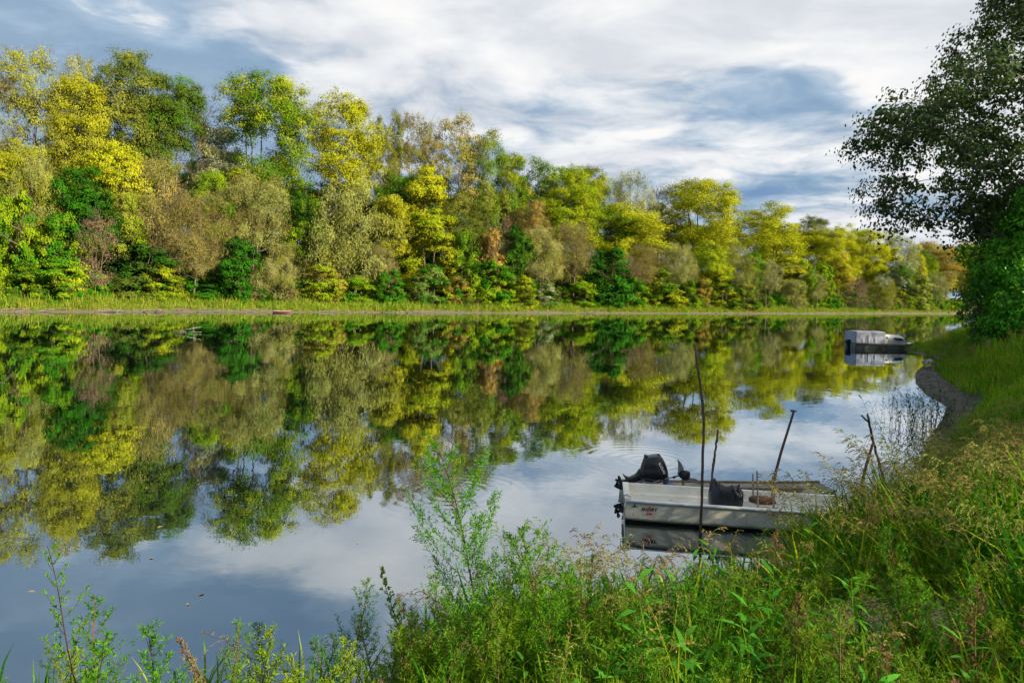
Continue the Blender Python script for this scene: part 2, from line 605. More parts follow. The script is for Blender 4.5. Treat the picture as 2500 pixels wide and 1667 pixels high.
def grow_tree(seed, H, W, clear, profile, lobes, clumps, leaves, leaf, lobe_r=0.2, clump_r=0.5, droop=0.0, trunk_r=0.3,
              trunks=1, lean=0.0, fill=0.25, bare=0, bark=None, flat=0.75, leaf_mat=None, name='tree'):
    """returns (wood mesh, crown mesh): trunk and limbs reach towards lobes of the crown, each lobe carries leaf clumps"""
    rng = np.random.default_rng(seed)
    prof = np.array(PROFILES[profile])
    hc = H * clear
    ph = rng.uniform(0, 6.28, 4)

    def env(t, a):
        r = np.interp(t, prof[:, 0], prof[:, 1]) * W / 2
        return r * (1 + 0.16 * np.sin(2 * a + ph[0] + 3 * t) + 0.12 * np.sin(3 * a + ph[1] - 5 * t) + 0.09 * np.sin(5 * a + ph[2] + 9 * t))

    wood = MB()
    # trunks
    roots, tops = [], []
    for k in range(trunks):
        a = rng.uniform(0, 6.28) if trunks > 1 else 0
        off = 0.0 if trunks == 1 else rng.uniform(.1, .35) * min(1.5, W * .1)
        base = np.array([math.cos(a) * off, math.sin(a) * off, -0.4])
        sp = lean if trunks == 1 else rng.uniform(.08, .22) * W
        top = np.array([math.cos(a) * sp, math.sin(a) * sp, H * rng.uniform(.80, .9)])
        s = np.linspace(0, 1, 14)[:, None]
        P = base + (top - base) * s
        P[:, :2] += (s[:, 0:1] * (1 - s[:, 0:1])) * rng.normal(0, .05 * H, (1, 2)) + np.cumsum(rng.normal(0, .006 * H, (14, 2)), 0) * s
        R = trunk_r * (1 - 0.93 * s[:, 0]) ** 0.9 * (1 + .5 * np.exp(-s[:, 0] * 22)) * (1.0 if trunks == 1 else .7)
        wood.tube(P, R, 7)
        roots.append(P)
        tops.append(R)
    # lobe centres, spread with rejection
    L = []
    tries = 0
    while len(L) < lobes and tries < 6000:
        tries += 1
        t = rng.uniform(0.02, .97)
        a = rng.uniform(0, 6.28)
        if rng.uniform() > np.interp(t, prof[:, 0], prof[:, 1]) + .15:
            continue
        rho = math.sqrt(rng.uniform(.12 if fill else .45, 1.0)) * .86
        r = env(t, a) * rho * (1 - lobe_r * .35)
        c = np.array([math.cos(a) * r, math.sin(a) * r, hc + t * (H - hc) * .97])
        md = lobe_r * W * .62 * (1 - tries / 8000)
        if all(np.linalg.norm(c - q) > md for q in L):
            L.append(c)
    L = np.array(L)
    # limbs
    limb_pts, limb_r = [np.concatenate(roots)], [np.concatenate(tops)]
    order = np.argsort(np.hypot(L[:, 0], L[:, 1]) + .2 * L[:, 2])
    for c in L[order]:
        allp, allr = np.concatenate(limb_pts), np.concatenate(limb_r)
        dxy = np.hypot(allp[:, 0] - c[0], allp[:, 1] - c[1])
        dz = c[2] - allp[:, 2]
        cost = np.hypot(dxy, dz) + np.where(dz < .35 * dxy, 3.0 * (0.35 * dxy - dz), 0) + np.where(allp[:, 2] < min(hc * .55, c[2] * .6), 4.0, 0)
        j = int(np.argmin(cost))
        a = allp[j]
        r0 = min(allr[j] * .72, trunk_r * .5)
        d = c - a
        mid = a + d * .5 + np.array([d[0] * .14, d[1] * .14, -.10 * np.hypot(d[0], d[1]) if droop < .5 else .22 * np.hypot(d[0], d[1])]) + rng.normal(0, .03, 3) * np.linalg.norm(d)
        s = np.linspace(0, 1, 8)[:, None]
        P = (1 - s) ** 2 * a + 2 * s * (1 - s) * mid + s ** 2 * c
        P[1:-1] += rng.normal(0, .012, (6, 3)) * np.linalg.norm(d)
        R = np.linspace(max(r0, .035), .018, 8)
        wood.tube(P, R, 5)
        limb_pts.append(P[2:])
        limb_r.append(R[2:])
    # clumps of leaves
    cl_c, cl_v, cl_o = [], [], []
    for c in L:
        out = np.array([c[0], c[1], 0.0])
        out /= np.linalg.norm(out) + 1e-6
        lr = lobe_r * W * rng.uniform(.75, 1.2)
        n = max(2, int(clumps * rng.uniform(.7, 1.3)))
        D = rng.normal(0, 1, (n, 3)) + out * .45 + np.array([0, 0, .45 - droop * .5])
        D /= np.linalg.norm(D, axis=1, keepdims=True)
        Q = c + D * lr * (rng.uniform(.25, 1, (n, 1)) ** .55) * np.array([1, 1, flat])
        lobe_v = rng.uniform(0, 1)
        cl_c.append(Q)
        cl_o.append((Q - c) / (np.linalg.norm(Q - c, axis=1, keepdims=True) + 1e-6))
        cl_v.append(np.clip(lobe_v * .75 + rng.uniform(0, .35, n), 0, 1))
    C = np.concatenate(cl_c)
    CO = np.concatenate(cl_o)
    CV = np.concatenate(cl_v)
    keep = (C[:, 2] > .12) & (C[:, 2] < H * 1.01)
    C, CV, CO = C[keep], CV[keep], CO[keep]
    # twigs to the clumps
    allp = np.concatenate(limb_pts[1:]) if len(limb_pts) > 1 else limb_pts[0]
    ntw = len(C) if bare else min(len(C), 260)
    for c in C[rng.permutation(len(C))[:ntw]]:
        j = int(np.argmin(np.linalg.norm(allp - c, axis=1) + np.where(allp[:, 2] > c[2], .6, 0)))
        a = allp[j]
        m_ = (a + c) / 2 + rng.normal(0, .06, 3) * np.linalg.norm(c - a)
        wood.tube(np.array([a, m_, c]), [.022, .015, .008], 3)
        for _ in range(bare):
            e = c + (c - a) * rng.uniform(.2, .8) + rng.normal(0, .5 * clump_r, 3) + np.array([0, 0, (.35 - droop) * clump_r])
            m2 = (c + e) / 2 + rng.normal(0, .1, 3) * clump_r
            wood.tube(np.array([m_ * .3 + c * .7, m2, e]), [.014, .011, .006], 3)
    wood_mesh = wood.mesh(name + '_wood', [bark or M_BARK], smooth=True)
    # leaves
    crown_mesh = None
    if leaves > 0:
        n = len(C) * leaves
        idx = np.repeat(np.arange(len(C)), leaves)
        rad = clump_r * rng.uniform(.7, 1.35, len(C))[idx]
        off = rng.normal(0, .48, (n, 3)) * rad[:, None] * np.array([1, 1, .62 + droop * .9])
        if droop > 0:
            off[:, 2] -= droop * rad * .6
        P = C[idx] + off
        ok = P[:, 2] > .05
        P, idx, off = P[ok], idx[ok], off[ok]
        n = len(P)
        out = np.stack([P[:, 0], P[:, 1], np.zeros(n)], 1)
        out /= np.linalg.norm(out, axis=1, keepdims=True) + 1e-6
        N = rng.normal(0, 1, (n, 3)) * .5 + out * .35 + CO[idx] * .75 + off / (np.linalg.norm(off, axis=1, keepdims=True) + 1e-6) * .4 + np.array([0, 0, .3])
        N /= np.linalg.norm(N, axis=1, keepdims=True)
        T = rng.normal(0, 1, (n, 3)) + np.array([0, 0, -.4 - 2.2 * droop])
        T -= (T * N).sum(1, keepdims=True) * N
        T /= np.linalg.norm(T, axis=1, keepdims=True) + 1e-6
        B = np.cross(N, T)
        ln = leaf[0] * rng.uniform(.65, 1.3, (n, 1))
        wd = leaf[1] * rng.uniform(.7, 1.3, (n, 1))
        V = np.stack([P - T * ln * .5, P + B * wd * .5 + N * ln * .07 - T * ln * .06, P + T * ln * .5, P - B * wd * .5 + N * ln * .07 - T * ln * .06], 1).reshape(-1, 3)
        F = np.arange(n * 4).reshape(-1, 4)
        crown_mesh = make_mesh(name + '_leaves', V, [F], [leaf_mat or M_LEAF], {'tint': rng.uniform(0, 1, n), 'clump': CV[idx]})
    return wood_mesh, crown_mesh, H, W


PROTO = {}


def proto(kind, *specs):
    PROTO[kind] = [grow_tree(name=kind, **s) for s in specs]


lf = (.21, .165)
proto('vase', dict(seed=3, H=27, W=18, clear=.30, profile='vase', lobes=64, clumps=15, leaves=66, leaf=lf, lobe_r=.14, clump_r=1.0, trunk_r=.5, trunks=3))
proto('tall', dict(seed=11, H=25, W=12, clear=.20, profile='broad', lobes=62, clumps=13, leaves=64, leaf=lf, lobe_r=.19, clump_r=1.0, trunk_r=.42, lean=.8),
      dict(seed=12, H=25, W=13, clear=.22, profile='broad', lobes=62, clumps=13, leaves=64, leaf=lf, lobe_r=.18, clump_r=1.0, trunk_r=.42, trunks=2),
      dict(seed=13, H=25, W=12, clear=.16, profile='column', lobes=64, clumps=13, leaves=64, leaf=lf, lobe_r=.19, clump_r=1.0, trunk_r=.4),
      dict(seed=14, H=25, W=13, clear=.18, profile='vase', lobes=62, clumps=13, leaves=64, leaf=lf, lobe_r=.18, clump_r=1.0, trunk_r=.4, trunks=2))
proto('sparse', dict(seed=21, H=26, W=11, clear=.26, profile='sparse', lobes=56, clumps=11, leaves=46, leaf=(.19, .14), lobe_r=.2, clump_r=.8, trunk_r=.38, bare=3, trunks=2),
      dict(seed=22, H=26, W=10, clear=.22, profile='sparse', lobes=54, clumps=11, leaves=54, leaf=(.19, .14), lobe_r=.21, clump_r=.8, trunk_r=.36, bare=3),
      dict(seed=23, H=26, W=12, clear=.22, profile='vase', lobes=60, clumps=12, leaves=62, leaf=(.2, .15), lobe_r=.2, clump_r=.85, trunk_r=.42, bare=2, trunks=2))
proto('pale', dict(seed=25, H=24, W=11, clear=.22, profile='sparse', lobes=56, clumps=12, leaves=60, leaf=(.21, .16), lobe_r=.19, clump_r=.95, trunk_r=.36, bark=M_BARK_PALE, lean=1.0),
      dict(seed=26, H=24, W=12, clear=.2, profile='broad', lobes=58, clumps=13, leaves=62, leaf=(.21, .16), lobe_r=.19, clump_r=.95, trunk_r=.36, bark=M_BARK_PALE))
proto('bare', dict(seed=31, H=20, W=9, clear=.2, profile='sparse', lobes=26, clumps=12, leaves=2, leaf=(.2, .12), lobe_r=.17, clump_r=.9, trunk_r=.26, bare=5, trunks=2))
proto('column', dict(seed=41, H=17, W=7, clear=.06, profile='column', lobes=34, clumps=13, leaves=56, leaf=(.22, .17), lobe_r=.19, clump_r=.6, trunk_r=.25),
      dict(seed=42, H=17, W=8, clear=.06, profile='broad', lobes=36, clumps=13, leaves=56, leaf=(.22, .17), lobe_r=.18, clump_r=.6, trunk_r=.25, trunks=2))
proto('willow', dict(seed=51, H=11, W=10, clear=.06, profile='dome', lobes=36, clumps=15, leaves=44, leaf=(.30, .075), lobe_r=.17, clump_r=.62, droop=.55, trunk_r=.28, trunks=3),
      dict(seed=52, H=11, W=10, clear=.10, profile='dome', lobes=30, clumps=15, leaves=44, leaf=(.30, .075), lobe_r=.18, clump_r=.62, droop=.7, trunk_r=.28, trunks=2),
      dict(seed=53, H=11, W=9, clear=.05, profile='bush', lobes=32, clumps=15, leaves=46, leaf=(.28, .07), lobe_r=.18, clump_r=.55, droop=.35, trunk_r=.25, trunks=3))
proto('thin_willow', dict(seed=55, H=12, W=11, clear=.14, profile='dome', lobes=34, clumps=12, leaves=34, leaf=(.26, .07), lobe_r=.17, clump_r=.7, droop=.5, trunk_r=.3, trunks=3, bare=3))
proto('bush', dict(seed=61, H=7, W=6, clear=.02, profile='bush', lobes=26, clumps=12, leaves=64, leaf=(.2, .15), lobe_r=.2, clump_r=.42, trunk_r=.14, trunks=3),
      dict(seed=62, H=7, W=6, clear=.02, profile='dome', lobes=26, clumps=12, leaves=64, leaf=(.2, .15), lobe_r=.2, clump_r=.42, trunk_r=.14, trunks=3),
      dict(seed=63, H=7, W=6, clear=.02, profile='cone', lobes=26, clumps=12, leaves=64, leaf=(.2, .15), lobe_r=.2, clump_r=.42, trunk_r=.14, trunks=2))
proto('willow_high', dict(seed=151, H=15, W=10, clear=.36, profile='dome', lobes=40, clumps=15, leaves=46, leaf=(.26, .065), lobe_r=.19, clump_r=.62, droop=.5, trunk_r=.3, trunks=3),
      dict(seed=152, H=15, W=11, clear=.40, profile='broad', lobes=40, clumps=15, leaves=46, leaf=(.26, .065), lobe_r=.19, clump_r=.62, droop=.4, trunk_r=.3, trunks=2))
proto('thin_high', dict(seed=155, H=15, W=11, clear=.38, profile='dome', lobes=40, clumps=12, leaves=32, leaf=(.26, .068), lobe_r=.18, clump_r=.7, droop=.4, trunk_r=.3, trunks=3, bare=3))
proto('round_high', dict(seed=141, H=16, W=9, clear=.36, profile='dome', lobes=40, clumps=13, leaves=56, leaf=(.21, .16), lobe_r=.2, clump_r=.65, trunk_r=.26),
      dict(seed=142, H=16, W=9.5, clear=.40, profile='broad', lobes=42, clumps=13, leaves=56, leaf=(.21, .16), lobe_r=.2, clump_r=.65, trunk_r=.26, trunks=2))
proto('tall_high', dict(seed=111, H=30, W=13, clear=.50, profile='broad', lobes=60, clumps=14, leaves=64, leaf=(.21, .165), lobe_r=.19, clump_r=.95, trunk_r=.42, lean=.8),
      dict(seed=112, H=30, W=13.5, clear=.48, profile='dome', lobes=60, clumps=14, leaves=64, leaf=(.21, .165), lobe_r=.19, clump_r=.95, trunk_r=.42, trunks=2),
      dict(seed=113, H=30, W=13, clear=.52, profile='vase', lobes=58, clumps=14, leaves=64, leaf=(.21, .165), lobe_r=.19, clump_r=.95, trunk_r=.42, trunks=3))
HIGH = {'willow': ('willow_high', 1.35), 'thin_willow': ('thin_high', 1.3), 'column': ('round_high', 1.5), 'tall': ('tall_high', 1.9)}
proto('twiggy', dict(seed=71, H=7, W=6, clear=.06, profile='dome', lobes=22, clumps=14, leaves=13, leaf=(.22, .055), lobe_r=.2, clump_r=.5, droop=.2, trunk_r=.12, trunks=4, bare=3))

YEL = (.42, .425, .018); YEL2 = (.58, .51, .03); LIME = (.25, .36, .012); GRN = (.085, .19, .012); DKG = (.03, .11, .010); OLV = (.28, .29, .04)
SAGE = (.29, .31, .085); SAGE2 = (.42, .41, .14); BRN = (.27, .21, .06); PNK = (.33, .21, .15); ORG = (.42, .28, .05); PALE = (.37, .40, .20); YGR = (.38, .41, .016)
EMR = (.05, .21, .010); DOLV = (.10, .14, .02); RED = (.21, .135, .06); TAN = (.37, .31, .085)

# kind, x, top y, width (in the 2500 px photograph), metres behind the waterline, leaf colours, name, label
BACK, MID, FRONT = 27, 15, 7
TREES = [
 ('bare', -15, 170, 120, 25, BRN, TAN, 'bare_tree', 'bare brown twiggy tree cut off by the left edge of the photo'),
 ('sparse', 66, 130, 150, 25, OLV, YGR, 'poplar_tree', 'thin olive poplar with many grey branches, first tall tree from the left edge'),
 ('sparse', 190, 146, 95, 30, OLV, PALE, 'poplar_tree', 'pale olive thin-crowned poplar behind the bright yellow crown'),
 ('tall', 190, 196, 150, 24, YEL, OLV, 'poplar_tree', 'bright yellow tall tree between the pale olive poplar and the dark green one'),
 ('tall', 312, 143, 175, 27, DOLV, OLV, 'poplar_tree', 'tall dark green poplar rising highest among the crowns at far left'),
 ('tall', 402, 206, 150, 26, DOLV, GRN, 'poplar_tree', 'dark olive green poplar with ragged crown beside the bare twiggy tree'),
 ('bare', 484, 226, 85, 29, BRN, TAN, 'bare_tree', 'leafless grey tree in the gap before the big vase-shaped poplar'),
 ('pale', 522, 310, 120, 31, PALE, SAGE2, 'poplar_tree', 'pale silvery green poplar low in the gap beside the vase-shaped poplar'),
 ('vase', 642, 206, 240, 25, GRN, YGR, 'poplar_tree', 'big vase-shaped green poplar standing out alone against the sky'),
 ('tall', 838, 242, 165, 25, YEL, YGR, 'poplar_tree', 'yellow see-through poplar just right of the vase-shaped poplar'),
 ('sparse', 940, 279, 75, 27, OLV, DOLV, 'poplar_tree', 'slender dark-stemmed poplar with narrow olive top, left of two thin neighbours'),
 ('sparse', 1010, 292, 105, 28, OLV, BRN, 'poplar_tree', 'thin half-bare olive poplar behind the top of the yellow column tree'),
 ('sparse', 1106, 290, 125, 26, TAN, OLV, 'poplar_tree', 'brownish olive tall poplar with dark stems beside the white-trunked one'),
 ('pale', 1188, 325, 105, 24, GRN, OLV, 'poplar_tree', 'green poplar with bare white trunk showing below its crown'),
 ('pale', 1242, 378, 100, 25, GRN, YGR, 'poplar_tree', 'light green poplar with pale stem, a step lower than the white-trunked one'),
 ('pale', 1312, 395, 100, 26, GRN, LIME, 'poplar_tree', 'narrow light green poplar with pointed top before the broad yellow-green crown'),
 ('tall', 1382, 418, 140, 22, LIME, YGR, 'poplar_tree', 'broad bright yellow-green poplar reaching halfway down the tree wall mid picture'),
 ('tall', 1432, 421, 105, 27, YGR, DOLV, 'poplar_tree', 'darker yellow-green round crown just behind the broad yellow-green poplar'),
 ('willow', 1537, 428, 105, 30, SAGE, SAGE2, 'willow_tree', 'round grey-green crown poking above the trees like a dome against blue sky'),
 ('bare', 1612, 450, 85, 31, BRN, TAN, 'bare_tree', 'bare brown tree top between the grey dome and the wide yellow-green tree'),
 ('tall', 1526, 497, 180, 20, YEL, YGR, 'poplar_tree', 'wide yellow tree directly below the grey-green dome crown'),
 ('vase', 1712, 452, 215, 22, YGR, YEL, 'poplar_tree', 'wide spreading yellow-green tree with dark branches fanning through its crown'),
 ('tall', 1880, 500, 170, 24, YGR, YEL, 'poplar_tree', 'large rounded yellow-olive tree where the tree line starts to drop low'),
 ('tall', 1986, 533, 85, 25, DOLV, SAGE, 'poplar_tree', 'small dark grey-green top behind the rounded yellow-olive tree'),
 ('tall', 2046, 547, 95, 23, YEL, YGR, 'poplar_tree', 'yellow-brown tall tree above the reddish round bush'),
 ('tall', 2112, 558, 100, 24, YGR, YEL, 'poplar_tree', 'soft yellow-green tall tree above the olive umbrella-shaped willow'),
 ('willow', 2192, 572, 100, 23, PALE, SAGE, 'willow_tree', 'pale green tall willow next to the orange-brown tree'),
 ('tall', 2277, 590, 110, 24, TAN, ORG, 'oak_tree', 'orange-brown autumn tree at the far end of the tree line'),
 ('column', 2236, 604, 45, 20, YEL, YEL2, 'poplar_tree', 'small golden crown tucked before the orange-brown tree'),
 ('tall', 2350, 592, 120, 26, YGR, OLV, 'poplar_tree', 'far yellow-green tree half covered by the overhanging dark branches'),
 ('tall', 2440, 600, 130, 28, GRN, OLV, 'poplar_tree', 'far green tree hidden behind the near leafy bush at the right edge'),
 # middle row
 ('column', 8, 385, 100, 16, DOLV, YEL, 'maple_tree', 'dark green and yellow tree at the left edge above the lime bush'),
 ('willow', 78, 378, 130, 15, SAGE, YGR, 'willow_tree', 'grey olive willow with yellow patches near the left edge'),
 ('bush', 30, 476, 105, 10, LIME, EMR, 'leafy_bush', 'tall lime green bush at the left edge of the far bank'),
 ('column', 192, 420, 150, 14, DKG, EMR, 'maple_tree', 'deep green leafy tree below the bright yellow crown'),
 ('column', 282, 366, 140, 18, YEL, YGR, 'maple_tree', 'low golden yellow tree below the tall dark green poplar'),
 ('column', 300, 432, 95, 13, OLV, LIME, 'maple_tree', 'olive green tree under the low golden yellow tree'),
 ('thin_willow', 380, 392, 165, 15, TAN, OLV, 'willow_tree', 'big tan and olive willow, tallest of the brownish willows at left'),
 ('column', 515, 430, 95, 16, LIME, GRN, 'maple_tree', 'lime green crown between the tan willow and the grey olive willow'),
 ('thin_willow', 472, 470, 165, 11, BRN, OLV, 'willow_tree', 'twisted dark-limbed willow with brown thin leaves in front of the lime crown'),
 ('willow', 618, 424, 165, 15, SAGE, BRN, 'willow_tree', 'grey olive willow in front of the vase-shaped poplar'),
 ('column', 745, 448, 95, 15, DKG, LIME, 'maple_tree', 'dark green narrow tree wedged between the two large grey willows'),
 ('willow', 838, 450, 205, 13, SAGE, OLV, 'willow_tree', 'largest grey-green willow, spreading wide beside the yellow column tree'),
 ('twiggy', 236, 520, 98, 9, PNK, BRN, 'twiggy_shrub', 'pinkish brown leafless shrub between green bushes at left'),
 ('bush', 160, 528, 108, 9, EMR, YGR, 'leafy_bush', 'green bush with yellow top left of the pinkish brown shrub'),
 ('bush', 140, 630, 130, 6, EMR, LIME, 'leafy_bush', 'low fresh green bush below the green bush with yellow top'),
 ('bush', 586, 584, 98, 7, DKG, EMR, 'leafy_bush', 'vivid dark green cone-shaped bush at the water meadow edge'),
 ('willow', 682, 595, 98, 8, SAGE2, OLV, 'willow_bush', 'small round sage green willow bush right of the cone-shaped bush'),
 ('bush', 345, 600, 160, 11, DKG, DOLV, 'leafy_bush', 'dark shaded bush under the big tan willow'),
 ('bush', 402, 640, 90, 8, LIME, YGR, 'leafy_bush', 'small yellow-green sapling bush in front of the dark shaded bush'),
 ('thin_willow', 470, 565, 115, 9, TAN, SAGE, 'willow_bush', 'drooping tan willow bush left of the cone-shaped green bush'),
 ('bush', 792, 650, 92, 7, LIME, ORG, 'leafy_bush', 'low bush of lime and orange leaves below the largest grey willow'),
 ('column', 1036, 398, 100, 16, YEL, YGR, 'poplar_tree', 'bright yellow column tree, upper one, with pointed golden top'),
 ('column', 1052, 510, 130, 12, YEL, LIME, 'maple_tree', 'bright yellow tree just below the golden column tree'),
 ('column', 952, 488, 105, 13, YEL, OLV, 'maple_tree', 'yellow spray-like tree overlapping the largest grey willow'),
 ('thin_willow', 928, 602, 85, 9, SAGE, TAN, 'willow_bush', 'grey drooping willow bush below the yellow spray-like tree'),
 ('bush', 1132, 568, 92, 10, GRN, LIME, 'leafy_bush', 'mid green rounded bush between yellow tree and orange-brown bush'),
 ('bush', 1200, 566, 82, 10, ORG, RED, 'leafy_bush', 'orange-brown rounded bush with yellow tip in the middle of the bank'),
 ('bush', 1263, 560, 85, 10, DKG, GRN, 'leafy_bush', 'dark green bush right of the orange-brown one'),
 ('willow', 1322, 560, 110, 10, SAGE2, OLV, 'willow_bush', 'light olive many-domed willow bush at the middle of the bank'),
 ('thin_willow', 1396, 544, 105, 10, BRN, SAGE, 'willow_tree', 'brown-tinged dense willow beside the light olive many-domed willow'),
 ('bush', 1200, 640, 100, 6, EMR, LIME, 'leafy_bush', 'bright green bush at the water meadow below the orange-brown bush'),
 ('bush', 1280, 676, 72, 5, YGR, GRN, 'leafy_bush', 'small yellow-green bush right of the bright green one near the dead branch'),
 ('bush', 1482, 608, 118, 7, DKG, EMR, 'leafy_bush', 'big dark green bush with sunlit flank below the wide yellow tree'),
 ('bush', 1550, 680, 58, 4, EMR, LIME, 'leafy_bush', 'small bright green bush right of the big dark green bush'),
 ('twiggy', 1532, 626, 50, 9, PNK, RED, 'twiggy_shrub', 'small pink-brown shrub above the small bright green bush'),
 ('thin_willow', 1576, 598, 80, 9, BRN, TAN, 'willow_bush', 'brown drooping willow bush below the right side of the wide yellow tree'),
 ('bush', 1616, 660, 82, 6, GRN, YGR, 'leafy_bush', 'green and yellow bush below the grey-green egg-shaped willow'),
 ('bush', 950, 660, 70, 6, EMR, GRN, 'leafy_bush', 'low green bush under the grey drooping willow bush'),
 ('bush', 1050, 650, 75, 6, EMR, SAGE, 'leafy_bush', 'bluish green low bush under the bright yellow tree'),
 ('bush', 1336, 690, 66, 5, GRN, PALE, 'leafy_bush', 'pale-leaved low bush under the light olive many-domed willow'),
 ('twiggy', 1222, 540, 80, 14, RED, BRN, 'twiggy_shrub', 'dark red-brown shrub above the orange-brown bush'),
 ('sparse', 1292, 495, 80, 17, BRN, ORG, 'maple_tree', 'thin red-brown tree in front of the narrow light green poplar'),
 ('willow', 1658, 592, 92, 8, SAGE, SAGE2, 'willow_tree', 'grey-green egg-shaped willow left of the lime trees'),
 ('column', 1732, 592, 92, 9, LIME, YGR, 'maple_tree', 'lime yellow leafy tree between two sage willows'),
 ('willow', 1798, 600, 82, 8, SAGE, OLV, 'willow_tree', 'sage green willow with leaning dome right of the lime yellow tree'),
 ('column', 1834, 622, 55, 9, LIME, EMR, 'maple_tree', 'narrow bright lime tree behind the leaning sage dome'),
 ('willow', 1872, 634, 68, 7, SAGE2, PALE, 'willow_bush', 'pale sage willow bush below the large rounded yellow-olive tree'),
 ('column', 1926, 638, 78, 12, YEL, OLV, 'maple_tree', 'golden olive tree right of the pale sage willow bush'),
 ('willow', 1940, 680, 58, 5, SAGE, SAGE2, 'willow_bush', 'grey low willow bush at the shore below the golden olive tree'),
 ('bush', 1966, 640, 52, 9, LIME, EMR, 'leafy_bush', 'lime green bush just right of the grey low willow bush'),
 ('bush', 2004, 644, 58, 10, LIME, GRN, 'leafy_bush', 'yellow-green bush behind the slim sage willow bush'),
 ('willow', 1993, 672, 44, 6, SAGE2, SAGE, 'willow_bush', 'slim sage willow bush standing between two lime bushes'),
 ('column', 2052, 628, 58, 13, YEL, ORG, 'maple_tree', 'golden orange tree left of the reddish round bush'),
 ('twiggy', 2093, 678, 52, 6, RED, PNK, 'twiggy_shrub', 'reddish brown round bush on the far shore'),
 ('willow', 2150, 676, 74, 6, OLV, SAGE, 'willow_bush', 'olive umbrella-shaped willow bush right of the reddish round bush'),
 ('column', 2200, 642, 58, 12, GRN, PALE, 'maple_tree', 'mid green tree behind the olive umbrella-shaped willow'),
 ('bush', 2244, 668, 60, 7, SAGE, LIME, 'leafy_bush', 'sage and lime bush below the orange-brown autumn tree'),
 ('willow', 2290, 670, 54, 7, SAGE, PALE, 'willow_bush', 'grey-green last willow bush above the pale sandy beach'),
 ('bush', 1652, 708, 50, 4, YGR, GRN, 'leafy_bush', 'small yellow-green shore bush below the egg-shaped willow'),
 ('bush', 1686, 684, 42, 5, GRN, LIME, 'leafy_bush', 'narrow green shore bush below the lime yellow tree'),
 ('bush', 1714, 680, 52, 5, ORG, GRN, 'leafy_bush', 'orange-green shore bush next to the narrow green one'),
 ('bush', 1766, 688, 82, 5, DKG, YGR, 'leafy_bush', 'dark green wide shore bush below the leaning sage willow'),
 ('bush', 1822, 694, 56, 4, OLV, GRN, 'leafy_bush', 'olive green shore bush right of the dark wide one'),
 ('bush', 60, 640, 95, 7, DKG, LIME, 'leafy_bush', 'dark green low bush at the left edge under the tall lime bush'),
 ('bush', 700, 672, 80, 9, DKG, DOLV, 'leafy_bush', 'dark low bush behind the bare sandy bank near the red rowing boat'),
 ('bush', 868, 676, 80, 8, LIME, EMR, 'leafy_bush', 'fresh green low bush right of the lime and orange bush'),
 ('bush', 525, 672, 80, 9, DKG, EMR, 'leafy_bush', 'dark low bush left of the cone-shaped green bush'),
 ('bush', 1120, 672, 78, 7, DOLV, ORG, 'leafy_bush', 'olive and orange low bush left of the bright green one'),
 ('bush', 1420, 688, 70, 6, LIME, EMR, 'leafy_bush', 'fresh yellow-green low bush left of the big dark green bush'),
]
FARX = np.array([p[0] for p in FAR_SHORE[::-1]], float)
FARY = np.array([p[1] for p in FAR_SHORE[::-1]], float)


def far_shore_on_ray(px):
    """depth Y at which the sight line through column px meets the far waterline"""
    k = (px - PX_W / 2) / F_PX
    Y = np.linspace(40, 420, 4000)
    d = Y - np.interp(k * Y, FARX, FARY)
    return float(Y[np.argmax(d > 0)])


TREE_SPOTS = []
rng = np.random.default_rng(5)
COUNT = {}


def plant(kind, X, Y, h, width, ca, cb, name, label, group, rz=None, cat=None):
    v = PROTO[kind]
    COUNT[kind] = COUNT.get(kind, -1) + 1
    wood, crown, H0, W0 = v[COUNT[kind] % len(v)]
    z = float(terrain_z(X, Y))
    root = empty(name, (X, Y, z - .05), rng.uniform(0, 6.28) if rz is None else rz, (width / W0, width / W0, h / H0))
    tag(root, label, cat or name.split('_')[-1], group)
    tr = link('trunk' if name.endswith('tree') else 'stems', wood, root)
    if crown:
        c = link('crown', crown, root)
        j = rng.uniform(.88, 1.12)
        c.color = (ca[0] * j, ca[1] * j, ca[2] * j, 1)
        c['tint_b'] = [float(q) for q in cb]
    TREE_SPOTS.append((X, Y, width / 2))
    return root


for kind, px, topy, wpx, back, ca, cb, name, label in TREES:
    Y0 = far_shore_on_ray(px)
    k = ray(px, topy * .5 + 370)[0]
    # step away from the water along the sight line until the wanted setback is reached
    Ys = Y0 + np.linspace(0, 90, 181)
    d = shore_distance(k * Ys, Ys)
    Y = float(Ys[np.argmax(d >= back * .8)]) if (d >= back * .8).any() else Y0 + back
    X = k * Y
    a, b = ray(px, topy)
    h = EYE + b * Y - float(terrain_z(X, Y))
    wd = wpx / F_PX * Y * 1.14
    if kind in HIGH and h / wd > HIGH[kind][1] and 'column tree' not in label:
        kind = HIGH[kind][0]
    plant(kind, X, Y, h * 1.03, wd, ca, cb, name, label, 'trees and bushes along the far bank')

